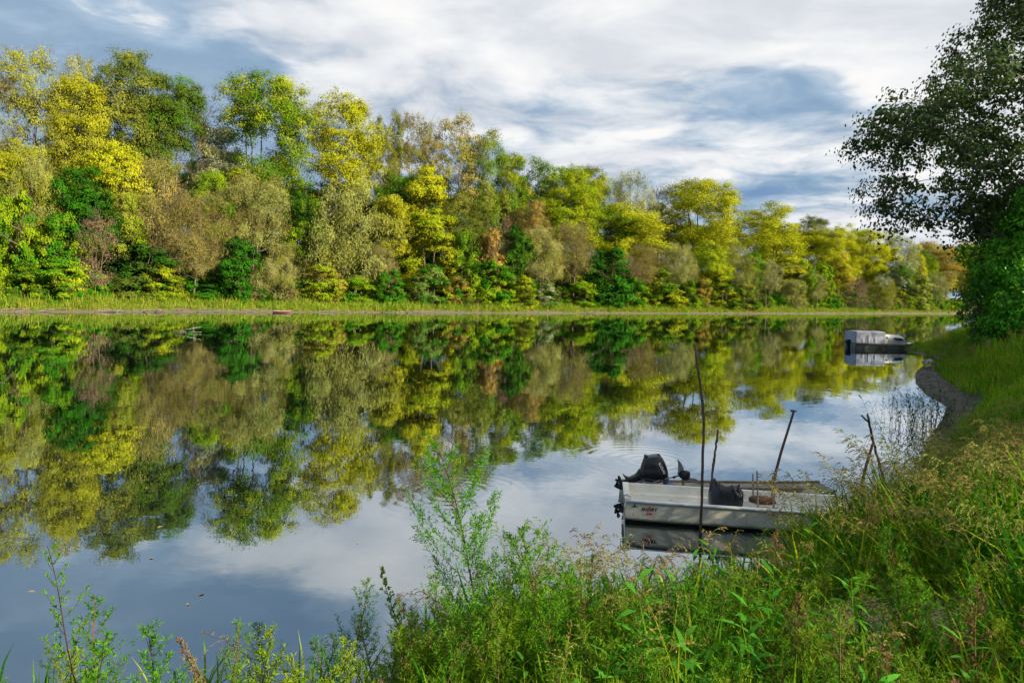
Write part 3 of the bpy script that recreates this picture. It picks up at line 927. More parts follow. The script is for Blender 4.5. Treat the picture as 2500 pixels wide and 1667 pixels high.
# shaded trees standing deeper in the wood, filling the gaps low between the named ones
for i, px in enumerate(range(-60, 2420, 62)):
    pxj = px + rng.uniform(-18, 18)
    Y0 = far_shore_on_ray(pxj)
    Y = Y0 + rng.uniform(20, 46) * (1 + max(0, pxj - 1200) / 2500)
    X = (pxj - PX_W / 2) / F_PX * Y
    top = np.interp(pxj, [0, 450, 700, 1000, 1300, 1600, 1900, 2100, 2400], [350, 390, 425, 430, 450, 500, 545, 580, 610]) + rng.uniform(-14, 26)
    a, b = ray(pxj, top)
    h = EYE + b * Y - float(terrain_z(X, Y))
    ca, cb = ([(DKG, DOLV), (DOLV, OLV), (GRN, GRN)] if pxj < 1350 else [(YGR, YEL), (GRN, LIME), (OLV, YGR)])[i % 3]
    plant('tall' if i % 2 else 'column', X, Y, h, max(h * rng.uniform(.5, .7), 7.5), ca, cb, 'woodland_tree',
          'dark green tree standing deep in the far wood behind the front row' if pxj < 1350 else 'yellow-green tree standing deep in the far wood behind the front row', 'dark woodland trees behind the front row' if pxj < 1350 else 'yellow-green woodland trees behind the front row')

# ---- the big dark poplar and leafy bushes on the near bank, and unseen trees placed to shade the bank from the sun
M_BARK_GREY = simple('grey_bark', (0.22, 0.20, 0.17), 0.9, 0, 0.4, 2.0, 0.5)
PROTO['near_poplar'] = [grow_tree(name='near_poplar', seed=91, H=24, W=23, clear=.22, profile='conic', lobes=130, clumps=15, leaves=34, leaf=(.21, .16), lobe_r=.088,
                                  clump_r=.62, trunk_r=.55, trunks=1, bark=M_BARK_GREY, leaf_mat=M_LEAF_NEAR, flat=.7)]
PROTO['near_bush'] = [grow_tree(name='near_bush', seed=s, H=7.5, W=7, clear=.02, profile=p, lobes=42, clumps=18, leaves=34, leaf=(.20, .13), lobe_r=.17, clump_r=.42,
                                trunk_r=.12, trunks=4, leaf_mat=M_LEAF_NEAR) for s, p in ((95, 'dome'), (96, 'bush'))]
NDK = (.055, .10, .03); NDK2 = (.10, .15, .04); NGR = (.085, .34, .012); NGR2 = (.20, .50, .02)
plant('near_poplar', 29.2, 38.0, 25.5, 24.0, NDK, NDK2, 'poplar_tree', 'big dark poplar overhanging the near bank with branches against the cloudy sky', None, rz=2.2)
plant('near_bush', 26.0, 34.5, 7.6, 6.4, NGR, NGR2, 'leafy_bush', 'tall deep green leafy bush at the right edge below the big dark poplar', 'leafy bushes under the near poplar', rz=.6)
plant('near_bush', 26.4, 37.2, 6.0, 3.8, NGR, NDK2, 'leafy_bush', 'lower green bush hanging over the grass toward the sandy beach', 'leafy bushes under the near poplar', rz=2.5)
plant('near_bush', 29.8, 40.5, 9.5, 6.0, (.06, .17, .02), (.20, .17, .02), 'leafy_bush', 'dark bush with a few orange leaves under the overhanging poplar branches', 'leafy bushes under the near poplar', rz=4.1)
for i, (X, Y, h, wd) in enumerate(((27.5, -0.5, 20, 12), (35, 2, 20, 13), (38, 8, 20, 13), (43, 15, 20, 13), (53, 29, 20, 13), (59, 36, 20, 13),
                                   (66, 44, 18, 13), (38, -2, 22, 14), (46, 9, 22, 14))):
    plant('sparse', X, Y, h, wd, NDK2, NGR, 'shade_tree', 'tall thin-leaved unseen tree on the near bank, placed to filter the sun over the boats', 'unseen shade trees of the near bank')

# ---- undergrowth and meadow on the far bank
HIDDEN = bpy.data.collections.new('pieces_to_scatter')


def scatter(name, meshes, P, rot, scl, idx, kind='stuff'):
    """one object whose points carry copies of the small meshes"""
    col = bpy.data.collections.new(name + '_pieces')
    for i, m in enumerate(meshes):
        o = bpy.data.objects.new('%s_%02d' % (name, i), m)
        col.objects.link(o)
    me = bpy.data.meshes.new(name)
    n = len(P)
    me.vertices.add(n)
    me.vertices.foreach_set('co', np.asarray(P, np.float32).ravel())
    a = me.attributes.new('rot', 'FLOAT_VECTOR', 'POINT'); a.data.foreach_set('vector', np.asarray(rot, np.float32).ravel())
    a = me.attributes.new('scl', 'FLOAT', 'POINT'); a.data.foreach_set('value', np.asarray(scl, np.float32))
    a = me.attributes.new('idx', 'INT', 'POINT'); a.data.foreach_set('value', np.asarray(idx, np.int32))
    o = link(name, me)
    ng = bpy.data.node_groups.new(name + '_scatter', 'GeometryNodeTree')
    ng.interface.new_socket('Geometry', in_out='INPUT', socket_type='NodeSocketGeometry')
    ng.interface.new_socket('Geometry', in_out='OUTPUT', socket_type='NodeSocketGeometry')
    N, Lk = ng.nodes, ng.links
    gi, go = N.new('NodeGroupInput'), N.new('NodeGroupOutput')
    ip = N.new('GeometryNodeInstanceOnPoints')
    ci = N.new('GeometryNodeCollectionInfo')
    ci.inputs['Collection'].default_value = col
    ci.inputs['Separate Children'].default_value = True
    ci.inputs['Reset Children'].default_value = True
    ip.inputs['Pick Instance'].default_value = True

    def named(nm, ty):
        nd = N.new('GeometryNodeInputNamedAttribute')
        nd.data_type = ty
        nd.inputs['Name'].default_value = nm
        return next(s for s in nd.outputs if s.enabled and s.name == 'Attribute')
    er = N.new('FunctionNodeEulerToRotation')
    Lk.new(named('rot', 'FLOAT_VECTOR'), er.inputs[0])
    Lk.new(gi.outputs[0], ip.inputs['Points'])
    Lk.new(ci.outputs[0], ip.inputs['Instance'])
    Lk.new(named('idx', 'INT'), ip.inputs['Instance Index'])
    Lk.new(er.outputs[0], ip.inputs['Rotation'])
    Lk.new(named('scl', 'FLOAT'), ip.inputs['Scale'])
    Lk.new(ip.outputs[0], go.inputs[0])
    md = o.modifiers.new('scatter', 'NODES')
    md.node_group = ng
    tag(o, kind=kind)
    return o


def pick(n, seed, x0, x1, y0, y1, test):
    r = np.random.default_rng(seed)
    X, Y = r.uniform(x0, x1, n), r.uniform(y0, y1, n)
    d = shore_distance(X, Y)
    k = test(X, Y, d, r)
    X, Y, d = X[k], Y[k], d[k]
    return X, Y, terrain_z(X, Y), d, r


# ---- small plant pieces
def blade_tuft(seed, n, h, width, spread, bend, mat_, segs=4):
    """a tuft of arching grass blades"""
    r = np.random.default_rng(seed)
    b = MB()
    for _ in range(n):
        a = r.uniform(0, 6.28)
        u = np.array([math.cos(a), math.sin(a), 0])
        s = np.array([-u[1], u[0], 0])
        L = h * r.uniform(.5, 1.1)
        bd = bend * r.uniform(.3, 1.5)
        t = np.linspace(0, 1, segs + 1)
        up = L * (t - .42 * bd * t ** 2.4)
        out = L * bd * .75 * t ** 2.0 + .06 * L * t
        base = np.array([r.normal(0, spread), r.normal(0, spread), -.03])
        tw = r.uniform(-.6, .6)
        sd = s * math.cos(tw) + np.array([0, 0, 1]) * math.sin(tw) * .5
        P = base + u * out[:, None] + np.array([0, 0, 1]) * up[:, None]
        wd = width * r.uniform(.7, 1.3) * np.interp(t, [0, .25, .7, 1], [.6, 1, .75, .05])
        V = np.concatenate([P - sd * wd[:, None] / 2, P + sd * wd[:, None] / 2])
        k = segs + 1
        q = np.stack([np.arange(segs), np.arange(segs) + 1, np.arange(segs) + 1 + k, np.arange(segs) + k], 1)
        b.add(V, [q], r.uniform(0, 1))
    return b.mesh('grass_tuft', mat_, attr='tint')


def rhombs(P, D, ln, wd, r):
    """small diamond leaves or seeds at P along D"""
    n = len(P)
    D = D / (np.linalg.norm(D, axis=1, keepdims=True) + 1e-9)
    B = np.cross(D, r.normal(0, 1, (n, 3)))
    B /= np.linalg.norm(B, axis=1, keepdims=True) + 1e-9
    ln, wd = np.reshape(ln, (-1, 1)), np.reshape(wd, (-1, 1))
    V = np.stack([P, P + D * ln * .45 + B * wd * .5, P + D * ln, P + D * ln * .45 - B * wd * .5], 1).reshape(-1, 3)
    return V, np.arange(4 * n).reshape(-1, 4)


def panicle(seed, h, head, arms, seeds, mats, droop=.5, size=(.017, .0065)):
    """a grass stalk with a loose nodding seed head"""
    r = np.random.default_rng(seed)
    b = MB()
    a = r.uniform(0, 6.28)
    u = np.array([math.cos(a), math.sin(a), 0])
    t = np.linspace(0, 1, 10)
    bend = r.uniform(.25, .6) * droop
    P = u * (bend * h * t ** 2.6)[:, None] + np.array([0, 0, 1]) * (h * (t - .30 * bend * t ** 3.5))[:, None]
    b.tube(P, np.linspace(.0034, .0012, 10), 3, a=.35, m=0)
    # two or three stalk leaves
    for _ in range(3):
        k = r.integers(2, 6)
        d = np.array([r.normal(), r.normal(), .9])
        d /= np.linalg.norm(d)
        L = r.uniform(.2, .38)
        s = np.linspace(0, 1, 4)[:, None]
        Q = P[k] + d * L * s + np.array([0, 0, -.35]) * L * s ** 2
        sd = np.cross(d, [0, 0, 1]); sd /= np.linalg.norm(sd) + 1e-9
        wd = .011 * np.array([[.7], [1], [.7], [.05]])
        V = np.concatenate([Q - sd * wd / 2, Q + sd * wd / 2])
        b.add(V, [np.array([[i, i + 1, i + 5, i + 4] for i in range(3)])], r.uniform(.2, .8), m=0)
    hs = 1 - head / h
    for i in range(arms):
        f = hs + (1 - hs) * (i + .3) / arms
        p0 = np.array([np.interp(f, t, P[:, j]) for j in range(3)])
        ax = r.uniform(0, 6.28)
        d = np.array([math.cos(ax), math.sin(ax), r.uniform(.5, 1.3)]) + u * .5
        d /= np.linalg.norm(d)
        L = head * .62 * (1.15 - (i / arms) * .75) * r.uniform(.6, 1.2)
        s = np.linspace(0, 1, 5)[:, None]
        Q = p0 + d * L * s + np.array([0, 0, -1.0]) * L * s ** 2 * .55 * droop * 1.6
        b.tube(Q, np.linspace(.0011, .0006, 5), 3, a=.5, m=1)
        n = seeds
        ss = r.uniform(.12, 1, n)
        pp = np.stack([np.interp(ss, s[:, 0], Q[:, j]) for j in range(3)], 1)
        dd = (Q[-1] - Q[0]) / L + r.normal(0, .35, (n, 3)) + np.array([0, 0, -.25 * droop])
        V, F = rhombs(pp, dd, size[0] * r.uniform(.7, 1.4, n), size[1] * r.uniform(.8, 1.3, n), r)
        b.add(V, [F], r.uniform(0, 1, n), m=1)
    return b.mesh('seed_stalk', mats, attr='tint')


def mugwort(seed, h, branches, blen, fine, mats, lean=(0, 0), stem_r=.008, low=.12, leafl=(.034, .0060), open_=.9, part='mesh', up=1.0):
    """tall weed: upright reddish stem, side branches in a spire, feathery leaflets. part 'mesh' joins all, else (stem, foliage)"""
    r = np.random.default_rng(seed)
    st, fo = MB(), MB()
    t = np.linspace(0, 1, 16)
    P = np.stack([lean[0] * h * t ** 1.3 + .012 * h * np.sin(t * 7 + seed), lean[1] * h * t ** 1.3 + .012 * h * np.cos(t * 6 + seed), h * t], 1)
    st.tube(P, stem_r * (1 - .88 * t) + .0009, 5, a=.3)
    g = 2.4
    for i in range(branches):
        f = low + (0.985 - low) * (i / branches) ** .92
        p0 = np.array([np.interp(f, t, P[:, j]) for j in range(3)])
        a = i * g + r.normal(0, .35) + seed
        L = blen * np.interp(f, [0, .15, .4, .75, 1], [.75, 1, .95, .55, .12]) * r.uniform(.65, 1.2)
        d = np.array([math.cos(a) * open_, math.sin(a) * open_, up * r.uniform(.6, 1.05)])
        d /= np.linalg.norm(d)
        s = np.linspace(0, 1, 7)[:, None]
        Q = p0 + d * L * s + np.array([0, 0, .18]) * L * s ** 2 + np.array([0, 0, -.14]) * L * np.sin(s * math.pi) * r.uniform(0, 1)
        st.tube(Q, np.linspace(max(.0011, stem_r * .32), .0007, 7), 3, a=.45)
        k = max(5, int(L * fine * 13))
        ss = np.sort(r.uniform(.10, 1.0, k))
        pp = np.stack([np.interp(ss, s[:, 0], Q[:, j]) for j in range(3)], 1)
        for q, sv in zip(pp, ss):
            # a little spray at each node
            e = d * .75 + np.array([0, 0, .55]) + r.normal(0, .55, 3)
            e /= np.linalg.norm(e)
            sl = L * .20 * (1.15 - sv * .7) * r.uniform(.5, 1.2) + .012
            m = r.integers(5, 9)
            u = r.uniform(.05, 1, m)
            o = q + e * sl * u[:, None]
            dd = e * .8 + r.normal(0, .6, (m, 3))
            V, F = rhombs(o, dd, leafl[0] * r.uniform(.55, 1.3, m), leafl[1] * r.uniform(.7, 1.3, m), r)
            fo.add(V, [F], np.clip(r.normal(.45, .22, m) + .25 * sv, 0, 1))
    if part == 'mesh':
        V = np.concatenate(st.V + fo.V)
        off = st.n
        return make_mesh('weed', V, st.F + [f + off for f in fo.F], mats, {'tint': np.concatenate(st.A + fo.A)}, False,
                         np.concatenate([np.zeros(sum(len(f) for f in st.F), int), np.ones(sum(len(f) for f in fo.F), int)]))
    return st.mesh('weed_stem', mats[0], attr='tint'), fo.mesh('weed_leaves', mats[1], attr='tint')


def leafy_stem(seed, h, n, ll, lw, mats, droop=.5):
    """stem with long lance-shaped leaves (smartweed, reed sapling)"""
    r = np.random.default_rng(seed)
    b = MB()
    t = np.linspace(0, 1, 7)
    ln = r.normal(0, .12, 2)
    P = np.stack([ln[0] * h * t ** 1.5, ln[1] * h * t ** 1.5, h * t], 1)
    b.tube(P, np.linspace(.005, .0015, 7), 4, a=.3, m=0)
    for i in range(n):
        f = .15 + .85 * (i + r.uniform(0, .8)) / n
        p = np.array([np.interp(f, t, P[:, j]) for j in range(3)])
        a = i * 2.4 + r.normal(0, .4)
        d = np.array([math.cos(a), math.sin(a), r.uniform(.2, .9)]); d /= np.linalg.norm(d)
        sd = np.cross(d, [0, 0, 1]); sd /= np.linalg.norm(sd) + 1e-9
        L, W = ll * r.uniform(.6, 1.2), lw * r.uniform(.8, 1.2)
        s = np.array([0, .3, .65, 1.0])[:, None]
        Q = p + d * L * s + np.array([0, 0, -1.0]) * L * s ** 2 * droop * r.uniform(.5, 1.2)
        wd = W * np.array([[.15], [1], [.75], [.03]])
        V = np.concatenate([Q - sd * wd / 2, Q + sd * wd / 2])
        b.add(V, [np.array([[j, j + 1, j + 5, j + 4] for j in range(3)])], r.uniform(0, 1), m=1)
    return b.mesh('leafy_stem', mats, attr='tint')


M_GRASS = grass_material('river_grass', (.035, .16, .006), (.18, .38, .010), (.36, .42, .02), .4, 0)
M_GRASS_DK = grass_material('deep_grass', (.02, .12, .008), (.07, .27, .012), (.15, .30, .012), .4, 0)
M_SEED = grass_material('seed_heads', (.22, .25, .045), (.42, .40, .11), (.34, .26, .09), .3, 0)
M_SEED_PUR = grass_material('purple_seed_heads', (.16, .09, .06), (.32, .21, .13), (.24, .16, .09), .25, 0)
M_WEED = grass_material('weed_leaves', (.055, .20, .010), (.13, .33, .02), (.24, .34, .02), .4, 0)
M_WEED_STEM = grass_material('weed_stems', (.16, .06, .035), (.20, .15, .04), (.14, .13, .04), 0.05, 0)
M_BLUE_LEAF = grass_material('broad_leaves', (.04, .21, .02), (.10, .34, .03), (.10, .28, .03), .35, 0)
M_STRAW = grass_material('straw', (.40, .29, .17), (.70, .54, .35), (.52, .38, .24), .1, 0)
M_MEADOW = grass_material('meadow_grass', (.13, .25, .015), (.26, .37, .03), (.36, .38, .05), .3, 0)
M_MEADOW2 = grass_material('meadow_herbs', (.12, .28, .015), (.26, .40, .03), (.36, .36, .05), .3, 0)
UNDER = [grass_material('undergrowth_leaves', *c) for c in (((.03, .13, .008), (.06, .24, .01), (.05, .2, .01)), ((.09, .24, .01), (.20, .38, .012), (.3, .36, .02)), ((.1, .15, .018), (.22, .26, .04), (.2, .2, .04)), ((.13, .10, .05), (.22, .16, .07), (.14, .12, .04)))]

tufts = [blade_tuft(s, 9, h, wd, sp, bd, m_) for s, h, wd, sp, bd, m_ in
         ((1, .95, .026, .07, .6, M_GRASS), (2, .80, .022, .08, .85, M_GRASS), (3, 1.1, .030, .07, .5, M_GRASS_DK),
          (4, .7, .018, .09, 1.0, M_GRASS), (5, .9, .028, .07, .75, M_GRASS_DK))]
stalks = [panicle(s, h, hd, ar, sd, [M_GRASS, mm], dr) for s, h, hd, ar, sd, mm, dr in
          ((11, 1.25, .34, 15, 22, M_SEED, .9), (12, 1.1, .30, 14, 22, M_SEED, 1.2), (13, 1.35, .38, 16, 20, M_SEED, .7), (14, 1.2, .32, 14, 20, M_SEED_PUR, 1.0))]
M_DEAD = grass_material('dead_weeds', (.13, .075, .035), (.28, .18, .09), (.20, .12, .05), .2, 0)
M_WEED2 = grass_material('dark_weed_leaves', (.03, .15, .010), (.09, .27, .015), (.16, .28, .02), .4, 0)
weeds = [mugwort(s, h, br, bl, fi, [M_WEED_STEM, m_]) for s, h, br, bl, fi, m_ in ((21, .75, 22, .24, 4.2, M_WEED), (22, .95, 26, .28, 3.8, M_WEED2), (23, .6, 20, .2, 4.5, M_WEED), (24, .8, 16, .16, 3.2, M_DEAD), (25, .8, 22, .26, 4.2, M_WEED2))]
herbs = [leafy_stem(s, h, n, ll, lw, [M_GRASS, M_BLUE_LEAF]) for s, h, n, ll, lw in ((31, .6, 14, .16, .028), (32, .8, 16, .2, .03))]
M_GRASS_FAR = grass_material('bank_grass', (.05, .20, .008), (.20, .44, .014), (.36, .46, .03), .4, 0)
low_tufts = [blade_tuft(s, 10, h, .030, .12, bd, m_, 3) for s, h, bd, m_ in ((6, 1.0, .6, M_GRASS_FAR), (7, .85, .9, M_GRASS), (8, 1.1, .5, M_GRASS_FAR))]
low_stalks = [panicle(s, h, .34, 9, 12, [M_GRASS, M_SEED], dr, (.034, .014)) for s, h, dr in ((16, 1.15, 1.0), (17, 1.0, 1.2))]


def spread(r, n, tilt=.14):
    return np.stack([r.normal(0, tilt, n), r.normal(0, tilt, n), r.uniform(0, 6.28, n)], 1)


def in_view(X, Y, m=1.0):
    return (Y > 1.2) & (np.abs(X) < .80 * Y + m)


def straw_gap(X, Y):
    """clearing of trampled straw on the slope"""
    return ((X - 3.0) / .95) ** 2 + ((Y - 5.3) / .70) ** 2


# short green ground cover right to the waterline
rr0 = lambda X, Y, d, r: in_view(X, Y) & (d > .05) & (Y > 2.0) & (straw_gap(X, Y) > 1) & ~((Y > 13.5) & (d < np.interp(Y, [13.5, 16], [.1, 1.0])))
X, Y, Z, d, r = pick(24000, 101, -7, 13, 1.5, 16, rr0)
k = r.uniform(0, 1, len(X)) < np.interp(np.hypot(X, Y), [2.5, 5, 8], [.4, .75, 1]) * np.where(X < -.6, .12, 1)
X, Y, Z, d = X[k], Y[k], Z[k], d[k]
n = len(X)
size = r.uniform(.55, 1.05, n) * np.interp(np.hypot(X, Y), [2.5, 4.5, 7], [.55, .8, 1.05]) * np.interp(X, [-1, .8, 2, 2.8, 3.9], [1, 1, .80, .82, 1.12]) * np.interp(Y, [10.5, 12.5], [1, .62]) * np.where(X < -.5, .75, 1)
scatter('tall_grass', tufts, np.stack([X, Y, Z], 1), spread(r, n), size, r.integers(0, len(tufts), n))

X, Y, Z, d, r = pick(12000, 102, -4, 13, 2.6, 16, lambda X, Y, d, r: in_view(X, Y) & (d > .02) & (straw_gap(X, Y) > 1.25))
k = r.uniform(0, 1, len(X)) < np.interp(np.hypot(X, Y), [3, 5, 7.5, 12], [.08, .3, .8, 1.0]) * np.interp(X, [-1.2, -.6, 0, 1.2], [0, .02, .2, .8]) * np.where((X > 1.6) & (X < 3.6) & (d < 1.6), .55, 1) * np.interp(d, [0, 1, 3, 5], [1, .9, .6, .45])
X, Y, Z, d = X[k], Y[k], Z[k], d[k]
n = len(X)
idx = np.where(r.uniform(0, 1, n) < np.where(X < 1.6, .40, .03), 3, r.integers(0, 3, n))
scatter('seeding_grass', stalks, np.stack([X, Y, Z], 1), spread(r, n, .2), r.uniform(.7, 1.12, n) * np.interp(np.hypot(X, Y), [3, 6, 9], [.75, .95, 1.15]) * np.interp(X, [-1, .8, 1.8, 2.8, 3.8], [1, 1, .66, .68, 1.0]) * np.where((X > 4) & (Y > 8.6), .82, 1) * np.interp(Y, [10.5, 12.5], [1, .6]), idx)

X, Y, Z, d, r = pick(2300, 103, -5, 8, 2.4, 9, lambda X, Y, d, r: in_view(X, Y) & (d > .3))
k = r.uniform(0, 1, len(X)) < np.interp(np.hypot(X, Y), [2, 5, 7, 9], [1, .75, .25, .08]) * np.where(straw_gap(X, Y) < 1, 1.0, .85) * np.where(X < -.9, .13, 1) * np.interp(X, [-.9, -.6, 1.0, 2.0], [1, 1.5, 1.5, .45])
X, Y, Z, d = X[k], Y[k], Z[k], d[k]
n = len(X)
scatter('feathery_weeds', weeds, np.stack([X, Y, Z], 1), spread(r, n, .15), r.uniform(.6, 1.05, n) * np.interp(np.hypot(X, Y), [2.4, 5], [.62, 1]), r.choice(5, n, p=[.3, .22, .2, .1, .18]))

X, Y, Z, d, r = pick(1500, 104, 0, 13, 3, 16, lambda X, Y, d, r: in_view(X, Y) & (d > .1) & (straw_gap(X, Y) > 1))
n = len(X)
scatter('broad_leaved_herbs', herbs, np.stack([X, Y, Z], 1), spread(r, n, .2), r.uniform(.6, 1.1, n), r.integers(0, 2, n))

# further along the near bank
far_near = lambda X, Y, d, r: in_view(X, Y, 0) & (Y < 44 + .92 * X) & (d > .08) & ~((Y > 14) & (Y < 40.5) & (d < np.interp(Y, [14, 18, 23, 33, 40], [.2, .8, 1.35, 1.0, .5])))
X, Y, Z, d, r = pick(70000, 105, 9, 64, 14, 76, lambda X, Y, d, r: far_near(X, Y, d, r) & (d < 18) & (r.uniform(0, 1, len(X)) < np.interp(Y, [14, 30, 60], [1, .8, .5])))
n = len(X)
scatter('bank_grass', low_tufts, np.stack([X, Y, Z], 1), spread(r, n), r.uniform(.6, 1.05, n) * np.interp(d, [0, 1.5, 4], [.45, .72, 1.2]), r.integers(0, 3, n))
X, Y, Z, d, r = pick(24000, 106, 9, 64, 14, 76, lambda X, Y, d, r: far_near(X, Y, d, r) & (d > .8) & (d < 16) & (wav(X * .35, Y * .35) + r.normal(0, .3, len(X)) > -.05))
n = len(X)
scatter('seeding_bank_grass', low_stalks, np.stack([X, Y, Z], 1), spread(r, n, .2), r.uniform(.7, 1.1, n) * np.interp(d, [0, 1.5, 4], [.45, .7, 1.1]), r.integers(0, 2, n))

# far bank: meadow strip along the water and undergrowth beneath the trees
mead = [blade_tuft(s, 16, h, .05, .3, bd, m_, 2) for s, h, bd, m_ in ((41, 1.0, .5, M_MEADOW), (42, .85, .8, M_MEADOW), (43, .9, .6, M_MEADOW2))]
X, Y, Z, d, r = pick(330000, 107, -75, 140, 45, 215, lambda X, Y, d, r: is_far(X, Y) & (d > .3) & (d < 8.5) & (X / Y > -.80) & (X / Y < .68))
k = r.uniform(0, 1, len(X)) < np.interp(d, [.3, 1.1, 6, 8.5], [.1, .95, 1, .5]) * np.interp(X, [-60, 60, 100, 140], [.85, .7, .30, .12]) * np.clip(.75 + 1.1 * wav(X * .21, Y * .17), .15, 1) * np.where((X / Y > -.392) & (X / Y < -.345) & (d > 5), .08, 1)
X, Y, Z, d = X[k], Y[k], Z[k], d[k]
n = len(X)
scatter('meadow_grass', mead, np.stack([X, Y, Z], 1), spread(r, n), r.uniform(.7, 1.3, n) * np.interp(X, [-60, 60, 130], [1.5, 1.1, .8]) * (.85 + .5 * wav(X * .33 + 4, Y * .29)) * np.interp(d, [.3, 2.0, 4], [.45, 1, 1.15]), r.integers(0, 3, n))

for i in range(4):
    und = [grow_tree(name='undergrowth', seed=sd, H=2.2, W=2.6, clear=.02, profile='dome', lobes=12, clumps=6, leaves=16, leaf=(.24, .17), lobe_r=.2, clump_r=.3, trunk_r=.03, leaf_mat=UNDER[i])[1] for sd in (81, 82)]
    X, Y, Z, d, r = pick(40000, 110 + i, -75, 150, 45, 235, lambda X, Y, d, r: is_far(X, Y) & (d > 5.5) & (d < 48) & (X / Y > -.80) & (X / Y < .68))
    k = r.uniform(0, 1, len(X)) < np.interp(d, [5.5, 9, 16, 26, 48], [.35, .55, .35, .22, .15]) * .34 * (1 if i < 3 else .4)
    X, Y, Z, d = X[k], Y[k], Z[k], d[k]
    n = len(X)
    scatter('undergrowth', und, np.stack([X, Y, Z], 1), spread(r, n, .1), r.uniform(.6, 1.3, n) * np.interp(d, [8, 16, 40], [1, 1.6, 2.6]), r.integers(0, 2, n))

# trampled straw
r = np.random.default_rng(120)
b = MB()
for _ in range(1500):
    a = r.uniform(0, 6.28)
    q = math.sqrt(r.uniform(0, 1)) * 1.12
    x, y = 3.0 + 1.35 * q * math.cos(a), 5.3 + 1.0 * q * math.sin(a)
    L = r.uniform(.2, .7)
    az = r.normal(.25, .5)
    dv = np.array([math.cos(az), math.sin(az)]) * L / 2
    z = np.array([float(v) for v in terrain_z(np.array([x - dv[0], x, x + dv[0]]), np.array([y - dv[1], y, y + dv[1]]))]) + r.uniform(.02, .16) + r.normal(0, .015, 3)
    P = np.array([[x - dv[0], y - dv[1], z[0]], [x, y, z[1] + .015], [x + dv[0], y + dv[1], z[2]]])
    b.tube(P, [.0035, .004, .0025], 3, a=r.uniform(0, 1))
tag(b.build('straw', M_STRAW, attr='tint'), kind='stuff')

# ------------------------------------------------------------------ single tall weeds that stand out against the water
STEM = grass_material('tall_weed_stems', (.055, .022, .018), (.08, .045, .02), (.05, .04, .02), 0.05, .03)


def tall_weed(name, label, px, base_y, top_y, Y, seed, branches, blen, fine, px_top=None, group='tall weeds standing against the water', stem_r=.005, mats=None, **kw):
    A = at(px, base_y, Y)
    z0 = float(terrain_z(A.x, Y))
    B = at(px_top if px_top is not None else px, top_y, Y)
    # the foot stands on the ground below the frame, the tip where it shows
    h = B.z - z0
    s = (z0 - A.z) / (B.z - A.z)
    foot = A + (B - A) * s
    root = empty(name, (foot.x, Y, z0 - .03))
    kw.setdefault('leafl', (.027, .0060))
    st, fo = mugwort(seed, h, branches, blen, fine * 1.9, mats or [STEM, M_WEED], ((B.x - foot.x) / h, 0), stem_r, part='two', **kw)
    link('stem', st, root)
    link('foliage', fo, root)
    tag(root, label, 'plant', group)
    return root


tall_weed('mugwort_plant', 'tallest feathery weed with reddish stem, its tip crossing the tree reflections', 1195, 1640, 1062, 4.2, 2, 44, .60, 4.4, px_top=1058, stem_r=.0075, low=.06, open_=1.0)
tall_weed('mugwort_plant', 'second tall feathery weed with reddish stem, right of the tallest', 1328, 1640, 1272, 4.1, 5, 36, .40, 4.4, px_top=1278, stem_r=.0065, low=.06)
tall_weed('goosefoot_plant', 'thin upright weed with curled spikes alone against the water at lower left', 178, 1640, 1318, 3.3, 7, 17, .22, 2.6, px_top=104, stem_r=.0045, low=.45, open_=.9, leafl=(.016, .009))
tall_weed('mugwort_plant', 'loose feathery weed right beside the thin upright one at lower left', 225, 1700, 1535, 3.2, 9, 24, .20, 3.6, px_top=262)
tall_weed('mugwort_plant', 'feathery green weed with twin tips along the bottom edge', 395, 1720, 1508, 3.2, 12, 30, .22, 3.6, px_top=358)
tall_weed('dock_plant', 'narrow rusty brown weed spike leaning left at the bottom edge', 482, 1680, 1538, 3.2, 14, 26, .055, 5.0, px_top=424, mats=[STEM, M_SEED_PUR], low=.4, leafl=(.014, .008))
tall_weed('mugwort_plant', 'upright feathery weed left of the dark purple grass heads', 632, 1700, 1508, 3.4, 16, 26, .17, 4.0, px_top=670)
tall_weed('mugwort_plant', 'dark feathery weed among purple grass heads at the bottom edge', 712, 1720, 1590, 3.4, 18, 24, .16, 4.0, px_top=716)
tall_weed('mugwort_plant', 'pale green feathery weed where the purple grass thickens', 838, 1720, 1545, 3.6, 20, 26, .18, 4.0, px_top=842)
tall_weed('goosefoot_plant', 'small dark knobbly weed tip left of the tallest feathery weed', 985, 1640, 1368, 4.6, 23, 26, .10, 5.0, px_top=932, leafl=(.014, .010), low=.35)
tall_weed('mugwort_plant', 'short feathery weed in the grass between the two reddish-stemmed ones', 1222, 1700, 1470, 4.0, 27, 26, .22, 4.0, px_top=1240)

# purple-brown seed stalks that lean over the water, each one singly visible
purple = [panicle(s, h, .30, 12, 16, [STEM, M_SEED_PUR], 1.1, (.014, .005)) for s, h in ((61, .9), (62, 1.05))]
r = np.random.default_rng(9)
spots = [(-1.12, 3.5), (-.92, 3.6), (-.70, 3.7), (-.62, 3.9), (-.78, 3.6), (-.45, 4.1), (-.35, 4.3), (-.2, 4.6), (.1, 5.3), (.25, 5.6), (-.1, 5.0), (.45, 5.8), (.6, 6.0), (.35, 5.2)]
P = np.array([(x, y, float(terrain_z(x, y))) for x, y in spots])
scatter('purple_grass', purple, P, spread(r, len(P), .12), np.interp(P[:, 1], [3.3, 4.2, 6], [.72, .82, 1.15]) * r.uniform(.85, 1.1, len(P)), r.integers(0, 2, len(P)))

# reeds standing in the shallows
M_REED = grass_material('reed_leaves', (.02, .075, .02), (.045, .13, .03), (.03, .09, .025), .25, .05)
reed_stems = [leafy_stem(s, 1.0, 9, .17, .030, [M_REED, M_REED], .15) for s in (71, 72, 73)]


